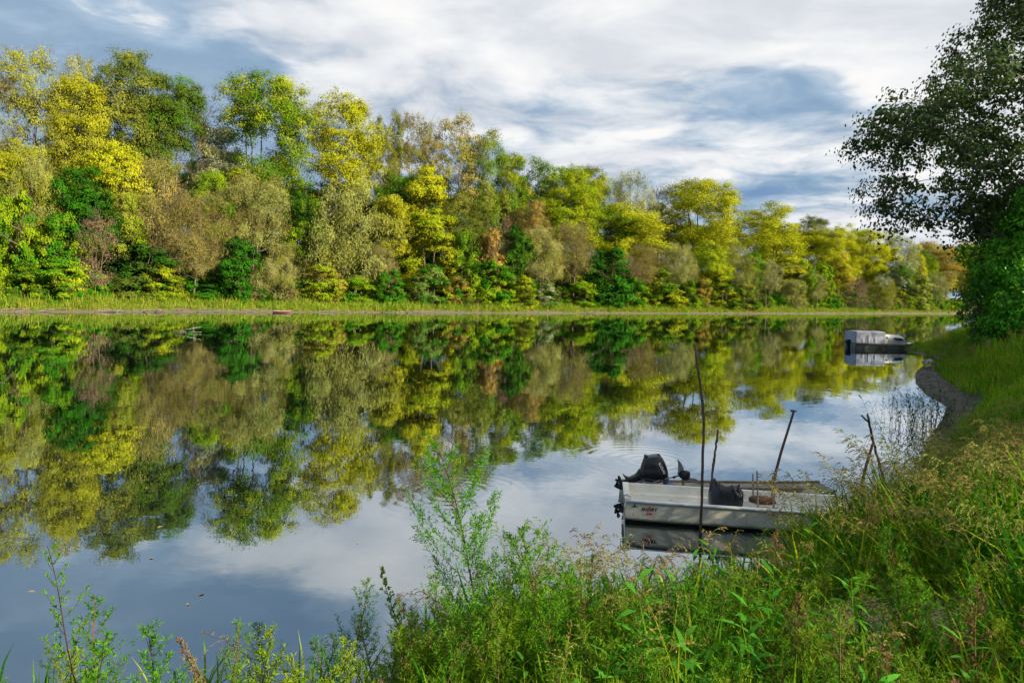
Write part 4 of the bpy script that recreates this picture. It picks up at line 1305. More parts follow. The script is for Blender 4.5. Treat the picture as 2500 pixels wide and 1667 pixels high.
def reed_clump(label, x, y, n, rx, ry, h, seed):
    r = np.random.default_rng(seed)
    root = empty('reed_clump', (x, y, 0))
    b = MB()
    for _ in range(n):
        me = reed_stems[r.integers(0, 3)]
        V = np.empty(len(me.vertices) * 3, np.float32)
        me.vertices.foreach_get('co', V)
        V = V.reshape(-1, 3)
        F = np.array([p.vertices[:] for p in me.polygons if len(p.vertices) == 4], int)
        a = r.uniform(0, 6.28)
        s = h * r.uniform(.55, 1.1)
        ca, sa = math.cos(a), math.sin(a)
        tx, ty = r.normal(0, .22, 2)
        W = np.stack([V[:, 0] * ca - V[:, 1] * sa + tx * V[:, 2], V[:, 0] * sa + V[:, 1] * ca + ty * V[:, 2], V[:, 2]], 1) * s
        ox, oy = r.normal(0, 1, 2)
        b.add(W + np.array([ox * rx * .5, oy * ry * .5, -.12]), [F], r.uniform(0, 1))
    o = b.build('reed_leaves', M_REED, root, attr='tint')
    tag(root, label, 'reeds', 'reeds in the shallows')
    return root


reed_clump('dense dark green reed clump in the shallows below the mud beach', 12.0, 19.7, 130, 1.5, .8, 1.25, 1)
reed_clump('sparse thin reeds alone in open water left of the mud beach', 12.9, 23.4, 16, .9, .4, .55, 2)
reed_clump('tiny wisp of reeds close to the mud beach edge', 15.0, 26.2, 5, .35, .2, .5, 3)

# ------------------------------------------------------------------ boats and the things in and around them
M_HULL = simple('hull_gelcoat', (.80, .77, .67), .38, 0, .10, 2.0, .03, dirt=(.58, .55, .46))
M_INNER = simple('inner_gelcoat', (.80, .77, .68), .45, 0, .10, 3.0, .04, dirt=(.46, .40, .30))
M_RUB = simple('rub_rail', (.62, .64, .66), .35, .1, .12, 5.0, .05)
M_BLACK = simple('motor_black', (.010, .013, .020), .32, 0, .35, 6.0, .03)
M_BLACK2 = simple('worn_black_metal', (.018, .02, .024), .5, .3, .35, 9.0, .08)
M_GREYMET = simple('grey_metal', (.30, .31, .33), .4, .7, .2, 12.0, .06)
M_WHITE = simple('white_print', (.82, .82, .80), .5, 0, .03, 4.0, .0)
M_RED = simple('red_print', (.62, .045, .03), .5, 0, .05, 4.0, .0)
M_INK = simple('black_print', (.02, .02, .02), .5, 0, .05, 4.0, .0)
M_WOOD = simple('weathered_wood', (.22, .18, .13), .85, 0, .4, 6.0, .35, dirt=(.08, .06, .045))
M_WOOD_PALE = simple('pale_painted_wood', (.56, .50, .38), .7, 0, .22, 5.0, .2, dirt=(.20, .16, .11))
M_STICK = simple('stick_bark', (.105, .072, .055), .85, 0, .4, 14.0, .5)
M_STAKE = simple('grey_stake', (.33, .29, .23), .8, 0, .3, 14.0, .3)
M_RUST = simple('rusty_iron', (.26, .085, .045), .85, .2, .35, 16.0, .4)
M_SACK = simple('brown_sack', (.13, .055, .03), .9, 0, .4, 22.0, .5)
M_ROPE = simple('rope', (.28, .25, .20), .9, 0, .3, 40.0, .4)
M_BLUE = simple('blue_plastic', (.03, .16, .50), .45, 0, .15, 9.0, .1)
M_CANVAS = simple('grey_canvas', (.42, .45, .55), .8, 0, .12, 2.5, .2, dirt=(.34, .36, .44))
M_CABIN = simple('white_cabin', (.56, .59, .62), .4, 0, .06, 2.0, .04)
M_GLASS = simple('dark_window', (.05, .07, .11), .12, 0, .2, 2.0, .0)
M_DARKHULL = simple('dark_green_hull', (.20, .22, .20), .6, 0, .3, 3.0, .1, dirt=(.24, .20, .14))

m, t = mat('black_bag')
co = t.n('ShaderNodeTexCoord').outputs['Object']
bn = t.noise(t.vmath('MULTIPLY', co, (1, 1, .45)), 9, 5, .6, dist=.6)
finish(t, principled(t, (.006, .008, .015), .30, 0, .6, bump(t, bn, .6, .05)))
M_BAG = m


def frame(o, origin, xdir, roll=0.0):
    """put an object at origin with local x along xdir (level), leaned about that axis"""
    a = math.atan2(xdir[1], xdir[0])
    o.matrix_world = Matrix.Translation(origin) @ Matrix.Rotation(a, 4, 'Z') @ Matrix.Rotation(roll, 4, 'X')
    return o


def loft(b, rings, closed=False, m=0, cap0=False, cap1=False):
    rings = np.asarray(rings, float)
    k, n = rings.shape[:2]
    i, j = np.meshgrid(np.arange(k - 1), np.arange(n if closed else n - 1), indexing='ij')
    jn = (j + 1) % n
    q = np.stack([i * n + j, (i + 1) * n + j, (i + 1) * n + jn, i * n + jn], -1).reshape(-1, 4)
    faces = [q]
    if cap0:
        faces.append(np.arange(n)[None])
    if cap1:
        faces.append((np.arange(n)[::-1] + (k - 1) * n)[None])
    b.add(rings.reshape(-1, 3), faces, m=m)


def text_mesh(name, body, size, mat_, parent, mw, shear=0.0, bold=.02, sx=1.0, align='LEFT'):
    cu = bpy.data.curves.new(name, 'FONT')
    cu.body = body
    cu.size = size
    cu.shear = shear
    cu.offset = bold * size
    cu.extrude = .0008
    cu.align_x = align
    tmp = bpy.data.objects.new(name, cu)
    COL.objects.link(tmp)
    dg = bpy.context.evaluated_depsgraph_get()
    me = bpy.data.meshes.new_from_object(tmp.evaluated_get(dg))
    bpy.data.objects.remove(tmp)
    me.materials.clear()
    me.materials.append(mat_)
    o = link(name, me, parent)
    o.matrix_local = mw @ Matrix.Diagonal((sx, 1, 1, 1))
    return o


def inflate(outline, thick, profile=((-1, .80), (-.82, .94), (-.45, 1), (.45, 1), (.82, .94), (1, .80)), centre=None):
    """a rounded solid from a side outline (x, z): layers across y"""
    P = np.asarray(outline, float)
    c = P.mean(0) if centre is None else np.asarray(centre)
    rings = []
    for f, s in profile:
        Q = c + (P - c) * s
        rings.append(np.stack([Q[:, 0], np.full(len(Q), f * thick / 2), Q[:, 1]], 1))
    return rings


def smooth_outline(P, it=2):
    P = np.asarray(P, float)
    for _ in range(it):
        N = np.roll(P, -1, 0)
        P = np.stack([.75 * P + .25 * N, .25 * P + .75 * N], 1).reshape(-1, 2)
    return P


# ---- white flat-bottomed fishing boat
BX = np.array([2.44, -.33]); BX /= np.linalg.norm(BX)
BY = np.array([-BX[1], BX[0]])
boat_origin = Vector((1.86, 10.85, 0)) + Vector((*(BY * .55), 0))
boat = frame(empty('fishing_boat'), boat_origin, BX, math.radians(-1.45))
tag(boat, 'white flat-bottomed fishing boat nosed into the grass, red and black lettering on its side', 'boat', 'boats moored at the near bank')
L_, G_ = 5.4, .36
xs = np.array([0, .35, 1.4, 2.8, 4.0, 4.8, 5.25, 5.4])
hw = np.array([.535, .55, .555, .55, .52, .44, .34, .30])
gz = np.array([0, 0, 0, 0, .02, .06, .10, .11]) + G_
kz = np.array([.03, .02, .02, .02, .03, .06, .14, .22])
rings = []
for x, w_, g, kk in zip(xs, hw, gz, kz):
    rings.append([(x, -w_, g), (x, -w_ * .93, g * .55 + kk * .45), (x, -w_ * .86, kk + .03), (x, -w_ * .82, kk), (x, 0, kk - .004), (x, w_ * .82, kk), (x, w_ * .86, kk + .03), (x, w_ * .93, g * .55 + kk * .45), (x, w_, g)])
m, t = mat('stained_hull')
co = t.n('ShaderNodeTexCoord').outputs['Object']
hx, hy, hz = t.sep(co)
n1 = t.noise(t.vmath('MULTIPLY', co, (1.2, 1.2, 5)), 3.0, 7, .65)
n2 = t.noise(t.vmath('MULTIPLY', co, (9, 9, .7)), 2.4, 5, .6)
scr = t.noise(t.vmath('MULTIPLY', co, (1.5, 1.5, 40)), 2.2, 3, .5)
c = t.mix(t.step(n1, .35, .7), (.87, .84, .73), (.74, .70, .58))
c = t.mix(t.math('MULTIPLY', t.step(n2, .56, .70), .45), c, (.42, .38, .28))
c = t.mix(t.math('MULTIPLY', t.step(scr, .66, .72), .35), c, (.40, .38, .33))
scum = t.math('SUBTRACT', 1.0, t.step(t.math('ADD', hz, t.math('MULTIPLY', n1, -.07)), .01, .055))
c = t.mix(t.math('MULTIPLY', scum, .8), c, (.20, .21, .10))
finish(t, principled(t, c, .42, 0, .45, bump(t, t.noise(co, 3.5, 3, .5), .25, .02)))
M_STAINED = m
b = MB()
loft(b, rings, cap0=True, cap1=True)
bevel(b.build('hull', M_STAINED, boat, smooth=False), .008, 2)
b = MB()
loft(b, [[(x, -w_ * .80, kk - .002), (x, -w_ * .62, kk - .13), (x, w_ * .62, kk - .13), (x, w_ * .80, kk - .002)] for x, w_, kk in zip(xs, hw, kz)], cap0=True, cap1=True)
b.build('hull_bottom', M_BLACK2, boat)  # antifoul bottom, coloured black for the shaded band under the chine
b = MB()
rings = []
for x, w_, g, kk in zip(np.concatenate([[.05], xs[1:-1], [5.34]]), hw, gz, kz):
    fl = max(.02, kk + .01)
    rings.append([(x, -w_ + .002, g + .004), (x, -w_ + .045, g + .006), (x, -w_ + .055, g - .13), (x, -w_ + .10, g - .15), (x, -w_ + .105, g - .19), (x, -w_ * .80 + .06, fl), (x, w_ * .80 - .06, fl),
                  (x, w_ - .105, g - .19), (x, w_ - .10, g - .15), (x, w_ - .055, g - .13), (x, w_ - .045, g + .006), (x, w_ - .002, g + .004)])
loft(b, rings, cap0=False)
# inner transom wall and knees
r0 = np.array(rings[0])
b.add(r0, [np.arange(len(r0))[None]])
bevel(b.build('inner_liner', M_INNER, boat), .006, 2)
b = MB()
w0 = hw[0]
b.box((.02, 0, G_ + .012), (.10, 2 * w0 - .02, .028))
bevel(b.build('transom_cap', M_INNER, boat), .008)
for sd in (-1, 1):
    b = MB()
    P = np.stack([xs, sd * (hw + .012), gz - .012], 1)
    b.tube(P, .021, 8, caps=True)
    b.build('rub_rail', M_RUB, boat, smooth=True)
for x in (1.55, 3.35):
    b = MB()
    b.box((x, 0, G_ - .17), (.26, .86, .03))
    bevel(b.build('bench', M_INNER, boat), .006)
# lettering on the flared side that faces the bank
flare = math.atan2(hw[1] * .07, (G_ - kz[1]) * .45)


def on_side(x, z, off=.006):
    y = -np.interp(z, [(G_ * .55 + kz[1] * .45), G_], [np.interp(x, xs, hw) * .93, np.interp(x, xs, hw)]) - off
    return Matrix.Translation((x, y, z)) @ Matrix.Rotation(math.radians(90) + flare, 4, 'X')


text_mesh('lettering', 'SH', .076, M_INK, boat, on_side(.24, .205), .22, .03, 1.0)
text_mesh('lettering', 'A', .130, M_RED, boat, on_side(.332, .200, .008), .1, .022, .72)
text_mesh('lettering', 'RY', .076, M_INK, boat, on_side(.388, .210), .22, .03, 1.0)
text_mesh('lettering', '540', .060, M_RED, boat, on_side(.318, .145), .3, .03, .95)
b = MB()
em = np.array([[-.045, 0], [-.03, .006], [-.012, .004], [-.006, .03], [0, .042], [.006, .03], [.012, .004], [.03, .006], [.045, 0], [.03, -.006], [.008, -.004], [0, -.014], [-.008, -.004], [-.03, -.006]])
b.add(np.concatenate([np.stack([em[:, 0], em[:, 1], np.zeros(14)], 1), np.stack([em[:, 0], em[:, 1], np.full(14, .0015)], 1)]),
      [np.arange(14)[::-1][None], (np.arange(14) + 14)[None], np.array([[i, (i + 1) % 14, (i + 1) % 14 + 14, i + 14] for i in range(14)])])
e = b.build('emblem', M_INK, boat)
e.matrix_local = on_side(.14, .262) @ Matrix.Scale(1.3, 4)

# ---- older low wooden punt behind it
PXD = np.array([3.74, .22]); PXD /= np.linalg.norm(PXD)
PYD = np.array([-PXD[1], PXD[0]])
punt = frame(empty('wooden_punt'), Vector((2.06, 12.33, 0)), PXD)
tag(punt, 'low weathered wooden punt lying behind the white boat, dark plank gunwales', 'boat', 'boats moored at the near bank')
xs2 = np.array([0, .3, 1.5, 2.8, 3.4, 3.72])
hw2 = np.array([.36, .39, .41, .40, .36, .30])
gz2 = np.array([.17, .16, .15, .15, .17, .20])
kz2 = np.array([-.06, -.08, -.08, -.08, .0, .14])
b = MB()
loft(b, [[(x, -w_, g), (x, -w_ * .82, k), (x, w_ * .82, k), (x, w_, g)] for x, w_, g, k in zip(xs2, hw2, gz2, kz2)], cap0=True, cap1=True)
bevel(b.build('hull', M_WOOD_PALE, punt), .006)
b = MB()
loft(b, [[(x, -w_ + .002, g + .003), (x, -w_ + .03, g + .003), (x, -w_ * .82 + .03, k + .03), (x, w_ * .82 - .03, k + .03), (x, w_ - .03, g + .003), (x, w_ - .002, g + .003)] for x, w_, g, k in zip(xs2 + np.array([.03, 0, 0, 0, 0, -.03]), hw2, gz2, kz2)])
b.build('inner_side', M_WOOD_PALE, punt)
for sd in (-1, 1):
    b = MB()
    rg = []
    for x, w_, g in zip(xs2, hw2, gz2):
        y0, y1 = sd * (w_ - .035), sd * (w_ + .03)
        rg.append([(x, y0, g + .004), (x, y1, g + .004), (x, y1, g + .036), (x, y0, g + .036)])
    loft(b, rg, closed=True, cap0=True, cap1=True)
    bevel(b.build('gunwale_plank', M_WOOD, punt), .004)
for x, y, wx_, ly, z in ((1.45, -.02, .24, .70, .09), (2.55, 0, .24, .70, .09), (3.62, 0, .16, .54, .185), (.16, .02, .28, .68, .135)):
    b = MB()
    b.box((x, y, z), (wx_, ly, .028))
    bevel(b.build('thwart', M_WOOD_PALE if x < .5 else M_WOOD, punt), .004)
b = MB()
b.box((2.35, .20, .122), (2.1, .13, .026))
bevel(b.build('floor_plank', M_WOOD, punt, ), .004)

# ---- tilted black outboard motor on the stern of the punt (side outline read in a grid of 1 cm steps)
U = .00104


def mp(pts):
    return [((x - 600) * U, (700 - y) * U) for x, y in pts]


motor = empty('outboard_motor', at(1480 + 600 / 7.127, 1080 + 700 / 7.127, 12.3))
motor.rotation_euler = (0, 0, math.radians(-6))
tag(motor, 'black outboard motor tilted up with its propeller clear of the water, white lettering', 'outboard motor')
b = MB()
loft(b, inflate(smooth_outline(mp([(650, 265), (720, 235), (860, 205), (915, 222), (985, 305), (1030, 420), (1052, 520), (1035, 565), (960, 620), (850, 640), (730, 620), (600, 600), (575, 520), (600, 430), (628, 330)])), .31), closed=True, cap0=True, cap1=True)
cowl = b.build('cowling', M_BLACK, motor, smooth=True)
b = MB()
loft(b, inflate(smooth_outline(mp([(560, 590), (600, 560), (960, 622), (930, 650), (850, 662), (700, 640)])), .318), closed=True, cap0=True, cap1=True)
b.build('cowl_seam', M_BLACK2, motor, smooth=True)
b = MB()
loft(b, inflate(smooth_outline(mp([(640, 232), (665, 222), (705, 222), (700, 262), (655, 285)]), 1), .12), closed=True, cap0=True, cap1=True)
b.build('carry_handle', M_BLACK2, motor, smooth=True)
b = MB()
loft(b, inflate(smooth_outline(mp([(858, 208), (868, 196), (905, 200), (922, 222), (890, 235)]), 1), .10), closed=True, cap0=True, cap1=True)
b.build('latch', M_BLACK2, motor, smooth=True)
b = MB()
loft(b, inflate(smooth_outline(mp([(1030, 545), (1052, 550), (1062, 570), (1050, 582), (1036, 570)]), 1), .05), closed=True, cap0=True, cap1=True)
b.build('latch', M_BLACK2, motor, smooth=True)
b = MB()
loft(b, inflate(smooth_outline(mp([(575, 450), (640, 470), (690, 610), (590, 650), (520, 690), (430, 700), (390, 650), (420, 605), (520, 560)])), .15), closed=True, cap0=True, cap1=True)
b.build('leg', M_BLACK, motor, smooth=True)
b = MB()
loft(b, inflate(smooth_outline(mp([(288, 556), (345, 605), (430, 618), (440, 660), (400, 700), (340, 690), (345, 640), (310, 600)]), 1), .13), closed=True, cap0=True, cap1=True)
b.build('cavitation_plate', M_BLACK2, motor, smooth=True)
b = MB()
loft(b, inflate(smooth_outline(mp([(250, 690), (330, 660), (430, 660), (440, 720), (340, 760), (320, 830), (285, 832), (200, 812), (140, 772), (190, 752), (240, 740)]), 1), .09), closed=True, cap0=True, cap1=True)
b.build('gear_case', M_BLACK2, motor, smooth=True)
b = MB()
hub = np.array([(v[0], 0, v[1]) for v in mp([(262, 700), (172, 668)])])
b.tube(hub, [.028, .020], 10, caps=True)
ax = (hub[1] - hub[0]) / np.linalg.norm(hub[1] - hub[0])
e1 = np.cross(ax, [0, 1, 0]); e2 = np.cross(ax, e1)
for k in range(3):
    a = k * 2.094 + .5
    rd = math.cos(a) * e1 + math.sin(a) * e2
    td = np.cross(ax, rd)
    mid = hub.mean(0)
    fr_ = []
    for s, wd in ((.02, .022), (.05, .042), (.085, .05), (.105, .028)):
        for sgn in (-1, 1):
            fr_.append(mid + rd * s + (td * .75 + ax * .65) * wd * sgn)
    V = np.array(fr_)
    n_ = np.cross(td * .75 + ax * .65, rd); n_ /= np.linalg.norm(n_)
    V2 = V + n_ * .006
    q = [[0, 1, 3, 2], [2, 3, 5, 4], [4, 5, 7, 6]]
    b.add(np.concatenate([V, V2]), [np.array(q), np.array(q)[:, ::-1] + 8, np.array([[0, 8, 9, 1], [6, 7, 15, 14], [0, 2, 10, 8], [2, 4, 12, 10], [4, 6, 14, 12], [1, 9, 11, 3], [3, 11, 13, 5], [5, 13, 15, 7]])])
b.build('propeller', M_BLACK2, motor)
b = MB()
q = np.array([(v[0], -.05, v[1]) for v in mp([(545, 690), (600, 690), (660, 760), (640, 800)])])
b.tube(q, .022, 6, caps=True)
b.tube(q + np.array([0, .13, 0]), .022, 6, caps=True)
b.box(((640 - 600) * U, .01, (700 - 790) * U), (.06, .24, .10))
b.tube(np.array([(v[0], -.09, v[1]) for v in mp([(555, 660), (690, 598)])]), .008, 6, caps=True)
bevel(b.build('mounting_bracket', M_GREYMET, motor), .003)
ang = math.atan2(-(530 - 305), (985 - 862))
tm = Matrix.Translation(((868 - 600) * U, -.31 / 2 * 1.0 - .001, (700 - 318) * U)) @ Matrix.Rotation(math.radians(90), 4, 'X') @ Matrix.Rotation(ang, 4, 'Z')
text_mesh('lettering', 'SUZUKI', .060, M_WHITE, motor, tm, 0, .026, 1.02)
b = MB()
for k in range(3):
    p0, p1 = np.array([(820 + k * 9 - 600) * U, (700 - (318 + k * 2)) * U]), np.array([(905 + k * 9 - 600) * U, (700 - (500 + k * 2)) * U])
    b.tube(np.array([[p0[0], -.1535, p0[1]], [p1[0], -.1535, p1[1]]]), .0022, 4)
b.build('stripe', M_GREYMET, motor)

# ---- electric trolling motor lying across the punt, its blade standing up
troll = empty('trolling_motor', at(1480 + 1000 / 7.127, 1080 + 640 / 7.127, 12.2))
tag(troll, 'small electric trolling motor lying across the boats with one grey blade upright', 'trolling motor')


def tp(x, y, dy=0.0):
    return ((x - 1000) * U, dy, (640 - y) * U)


b = MB()
b.tube(np.array([tp(735, 690, -.12), tp(1000, 622, -.05), tp(1290, 562, .0)]), .0125, 8, caps=True)
b.build('shaft', M_GREYMET, troll, smooth=True)
b = MB()
b.tube(np.array([tp(1150, 596, -.03), tp(1190, 588, -.02)]), .022, 8, caps=True)
b.build('collar', M_BLACK2, troll, smooth=True)
b = MB()
b.tube(np.array([tp(1270, 545, .06), tp(1305, 548, .02), tp(1345, 552, -.03), tp(1388, 556, -.07), tp(1400, 557, -.085)]), [.045, .07, .088, .082, .04], 18, caps=True)
b.build('motor_pod', M_BLACK2, troll, smooth=True)
for outline in ([(1210, 292), (1262, 322), (1310, 390), (1334, 460), (1338, 520), (1300, 560), (1240, 590), (1236, 520), (1240, 420), (1228, 330)],
                [(1390, 600), (1500, 606), (1560, 620), (1600, 660), (1632, 714), (1590, 712), (1520, 682), (1420, 650)],
                [(1300, 620), (1345, 620), (1352, 700), (1350, 790), (1322, 800), (1306, 720)]):
    P = smooth_outline([tp(x, y)[::2] for x, y in outline], 1)
    b = MB()
    loft(b, inflate(P, .014, ((-1, .96), (-.5, 1), (.5, 1), (1, .96))), closed=True, cap0=True, cap1=True)
    b.build('blade', M_GREYMET, troll)
b = MB()
b.box(tp(720, 685, -.12), (.07, .05, .05))
b.box(tp(690, 705, -.10), (.03, .10, .09))
bevel(b.build('clamp', M_GREYMET, troll), .004)

# bucket, blue bundle and floor board in the stern of the punt
bk = empty('bucket', at(1480 + 1035 / 7.127, 1080 + 740 / 7.127, 12.35))
tag(bk, 'small grey bucket behind the trolling motor shaft', 'bucket')
b = MB()
b.tube(np.array([[0, 0, 0], [0, 0, .012], [0, 0, .15]]), [.040, .044, .058], 16, caps=False)
b.tube(np.array([[0, 0, .15], [0, 0, .146], [0, 0, .02]]), [.058, .054, .04], 16, caps=False)
b.build('pail', M_GREYMET, bk, smooth=True)
b = MB()
a = np.linspace(0, math.pi, 9)
b.tube(np.stack([.058 * np.cos(a), .03 * np.sin(a), .145 - .01 * np.sin(a)], 1), .0025, 5)
b.build('bail_handle', M_BLACK2, bk)


def lump(name, size, seed, mat_, parent=None, flat=.0, folds=9, amp=.16, sub=3):
    import bmesh
    bm = bmesh.new()
    bmesh.ops.create_icosphere(bm, subdivisions=sub, radius=1)
    r = np.random.default_rng(seed)
    ks = r.normal(0, 1, (folds, 3)) * 2.6
    ph = r.uniform(0, 6.28, folds)
    for v in bm.verts:
        p = np.array(v.co)
        f = 1 + amp * np.mean(np.abs(np.sin(ks @ p + ph))) * 1.6 - amp * .8 + amp * .5 * np.sin(7 * math.atan2(p[1], p[0]) + 3 * p[2])
        q = np.sign(p) * np.abs(p) ** .72 * f
        q[2] = max(q[2], -flat) if flat else q[2]
        v.co = q * np.array(size)
    me = bpy.data.meshes.new(name)
    bm.to_mesh(me)
    bm.free()
    me.polygons.foreach_set('use_smooth', np.full(len(me.polygons), True))
    me.materials.append(mat_)
    return link(name, me, parent)


o = lump('plastic_bundle', (.085, .06, .035), 4, M_BLUE)
o.location = at(1480 + 1120 / 7.127, 1080 + 742 / 7.127, 12.15)
tag(o, 'crumpled bright blue plastic lying beside the grey bucket', 'plastic sheet')

# ---- black bag in the white boat: gathered, open top
bag = empty('rubbish_bag', at(1772, 1233, 11.12))
tag(bag, 'crumpled black plastic bag standing in the white boat', 'bag')
r = np.random.default_rng(33)
rings, n = [], 40
for k, (z, rx, ry) in enumerate(((-.05, .23, .15), (.02, .262, .17), (.10, .268, .175), (.18, .262, .165), (.235, .258, .15), (.275, .245, .135), (.30, .228, .12), (.292, .20, .10), (.255, .175, .085), (.225, .12, .05))):
    a = np.linspace(0, 2 * math.pi, n, endpoint=False)
    amp = .015 + .05 * max(0, (z - .12) / .2) + (.05 if k > 5 else 0)
    f = 1 + amp * np.sin(7 * a + 1.3 * k * .5) + amp * .8 * np.sin(13 * a + .6 * k) + r.normal(0, amp * .35, n)
    zz = z + (.035 * np.sin(3 * a + .5) + .02 * np.sin(8 * a) + r.normal(0, .012, n)) * max(0, (z - .1) / .2) * 1.2 - .05 * max(0, (z - .15) / .15) * np.cos(a)
    rings.append(np.stack([rx * f * np.sign(np.cos(a)) * np.abs(np.cos(a)) ** .75, ry * f * np.sign(np.sin(a)) * np.abs(np.sin(a)) ** .75, zz], 1))
b = MB()
loft(b, rings, closed=True, cap0=True, cap1=True)
o = b.build('bag_body', M_BAG, bag, smooth=True)
for k in range(4):
    q = lump('crumpled_fold', (r.uniform(.05, .08), .045, .035), 50 + k, M_BAG, bag, amp=.5)
    q.location = (r.uniform(-.17, .17), r.uniform(-.05, .06), .265 + r.uniform(-.01, .02))
    q.rotation_euler = (r.uniform(-.5, .5), r.uniform(-.6, .6), r.uniform(0, 3))

o = lump('brown_sack', (.19, .13, .055), 8, M_SACK, None, flat=.8, amp=.22)
o.location = at(1862, 1221, 11.25)
tag(o, 'brown limp sack lying between the wooden stakes in the white boat', 'sack')


# ---- sticks and poles
def pole(name, label, pts, Y, rad, mat_, group, sides=7, knots=True, fork=None, seed=0, dY=0.0, extra=None):
    r = np.random.default_rng(seed)
    P = [np.array(at(x, y, Y + dY * i)) for i, (x, y) in enumerate(pts)]
    P = np.array(P)
    s = np.linspace(0, 1, len(P))
    k = 26
    t = np.linspace(0, 1, k)
    Q = np.stack([np.interp(t, s, P[:, j]) for j in range(3)], 1)
    Q[1:-1] = (Q[:-2] + 2 * Q[1:-1] + Q[2:]) / 4
    R = np.linspace(rad * .72, rad, k)
    if knots:
        R = R * (1 + .10 * np.sin(t * 60 + seed) * (r.uniform(size=k) > .5) + (r.uniform(size=k) > .86) * .28)
        Q[1:-1] += r.normal(0, rad * .16, (k - 2, 3))
    b = MB()
    b.tube(Q, R, sides, caps=True)
    for f in (fork or []):
        F = np.array([np.array(at(x, y, Y)) for x, y in f])
        b.tube(F, np.linspace(rad * .85, rad * .55, len(F)), 6, caps=True)
    o = b.build(name, mat_, smooth=True)
    tag(o, label, 'pole' if 'pole' in name else ('stake' if 'stake' in name else 'stick'), group)
    return o


g = 'poles stuck in around the boats'
pole('mooring_pole', 'tallest thin crooked pole standing in the water in front of the white boat', [(1697, 838), (1699, 862), (1704, 900), (1712, 955), (1717, 1005), (1719, 1050), (1716, 1100), (1715, 1150), (1713, 1220), (1710, 1296), (1709, 1330)], 10.55, .0235, M_STICK, g, seed=1)
pole('mooring_pole', 'shorter knotted pole rising behind the black bag', [(1753, 1049), (1750, 1075), (1745, 1110), (1741, 1140), (1737, 1185), (1736, 1240)], 11.96, .0225, M_STICK, g, seed=2)
pole('mooring_pole', 'smooth pole leaning to the right with a blunt flared top', [(1938, 1003), (1932, 1024), (1920, 1062), (1907, 1103), (1898, 1137), (1891, 1164), (1882, 1215)], 12.85, .028, M_STICK, g, knots=False, seed=3, fork=[[(1931, 1002), (1944, 1004)]])
pole('forked_stick', 'forked dark stick leaning left above the pale grass', [(2122, 1030), (2124, 1042), (2128, 1062), (2136, 1095), (2146, 1128), (2156, 1165), (2160, 1215)], 13.4, .028, M_STICK, g, seed=4,
     fork=[[(2122, 1030), (2113, 1024), (2103, 1013)], [(2122, 1032), (2120, 1020), (2117, 1010)]])
pole('iron_pole', 'rusty red pipe with bent top next to the forked stick', [(2135, 1081), (2131, 1082), (2126, 1098), (2120, 1118), (2113, 1142), (2104, 1180), (2096, 1230)], 13.2, .030, M_RUST, g, knots=False, seed=5)
g = 'wooden stakes in the white boat'
pole('wooden_stake', 'grey wooden stake at the far side of the sack, the shorter on the left', [(1838, 1156), (1839, 1215)], 11.55, .017, M_STAKE, g, knots=False, seed=6)
pole('wooden_stake', 'grey wooden stake left of the sack, standing tallest of four', [(1848, 1149), (1851, 1242)], 10.72, .0155, M_STAKE, g, knots=False, seed=7)
pole('wooden_stake', 'grey wooden stake at the far side of the sack, below the leaning pole', [(1886, 1160), (1885, 1215)], 11.5, .016, M_STAKE, g, knots=False, seed=8)
pole('wooden_stake', 'thin grey wooden stake at the right end of the sack', [(1894, 1152), (1892, 1190), (1888, 1246)], 10.66, .0165, M_STAKE, g, knots=False, seed=9)

# stern line of the white boat, hanging in loops
b = MB()
o0 = np.array(boat_origin) - np.array([*BY, 0]) * .5
Q = [at(1535, 1212, 10.95), at(1522, 1206, 10.95), at(1517, 1222, 10.9), at(1519, 1236, 10.9), at(1526, 1226, 10.85), at(1523, 1210, 10.9), at(1531, 1205, 10.95), at(1541, 1214, 10.9), at(1527, 1236, 10.8), at(1518, 1262, 10.8), at(1520, 1290, 10.8)]
Q = np.array(Q)
tt = np.linspace(0, 1, 60)
Q = np.stack([np.interp(tt, np.linspace(0, 1, len(Q)), Q[:, j]) for j in range(3)], 1)
for _ in range(3):
    Q[1:-1] = (Q[:-2] + 2 * Q[1:-1] + Q[2:]) / 4
b.tube(Q, .0065, 5, caps=True)
tag(b.build('mooring_rope', M_ROPE, smooth=True), 'looped mooring rope hanging from the stern corner of the white boat', 'rope')

# ---- cabin boat with canvas cover, moored further along
fb = empty('cabin_boat', at(2148, 850.5, 51.6))
fb.location.z = 0
fb.rotation_euler = (0, 0, math.radians(2))
tag(fb, 'small cabin boat with grey canvas cover moored at the tip of the mud bank', 'boat', 'boats moored at the near bank')


def fx(px_, py_):
    a = at(px_, py_, 51.6)
    return a.x - fb.location.x, a.z


XL, XR = fx(2073, 836)[0], fx(2231, 840)[0]
xs3 = XL + (XR - XL) * np.array([0, .05, .4, .7, .86, .95, 1.0])
hw3 = np.array([.82, .88, .95, .9, .62, .32, .04])
gz3 = np.array([.42, .42, .38, .37, .40, .44, .46])
b = MB()
loft(b, [[(x, -w_, g), (x, -w_ * .97, g - .13), (x, -w_ * .78, -.12), (x, w_ * .78, -.12), (x, w_ * .97, g - .13), (x, w_, g)] for x, w_, g in zip(xs3, hw3, gz3)], cap0=True, cap1=True)
b.build('hull', M_DARKHULL, fb)
for sd in (-1, 1):
    b = MB()
    b.tube(np.stack([xs3, sd * (hw3 + .01), gz3 - .05], 1), [.045] * 6 + [.03], 6, caps=True)
    b.build('rub_rail', M_WOOD, fb, smooth=True)
b = MB()
loft(b, [[(x, -w_ + .03, g + .012), (x, w_ - .03, g + .012)] for x, w_, g in zip(xs3[:-1], hw3[:-1], gz3[:-1])])
b.build('deck', M_CABIN, fb)
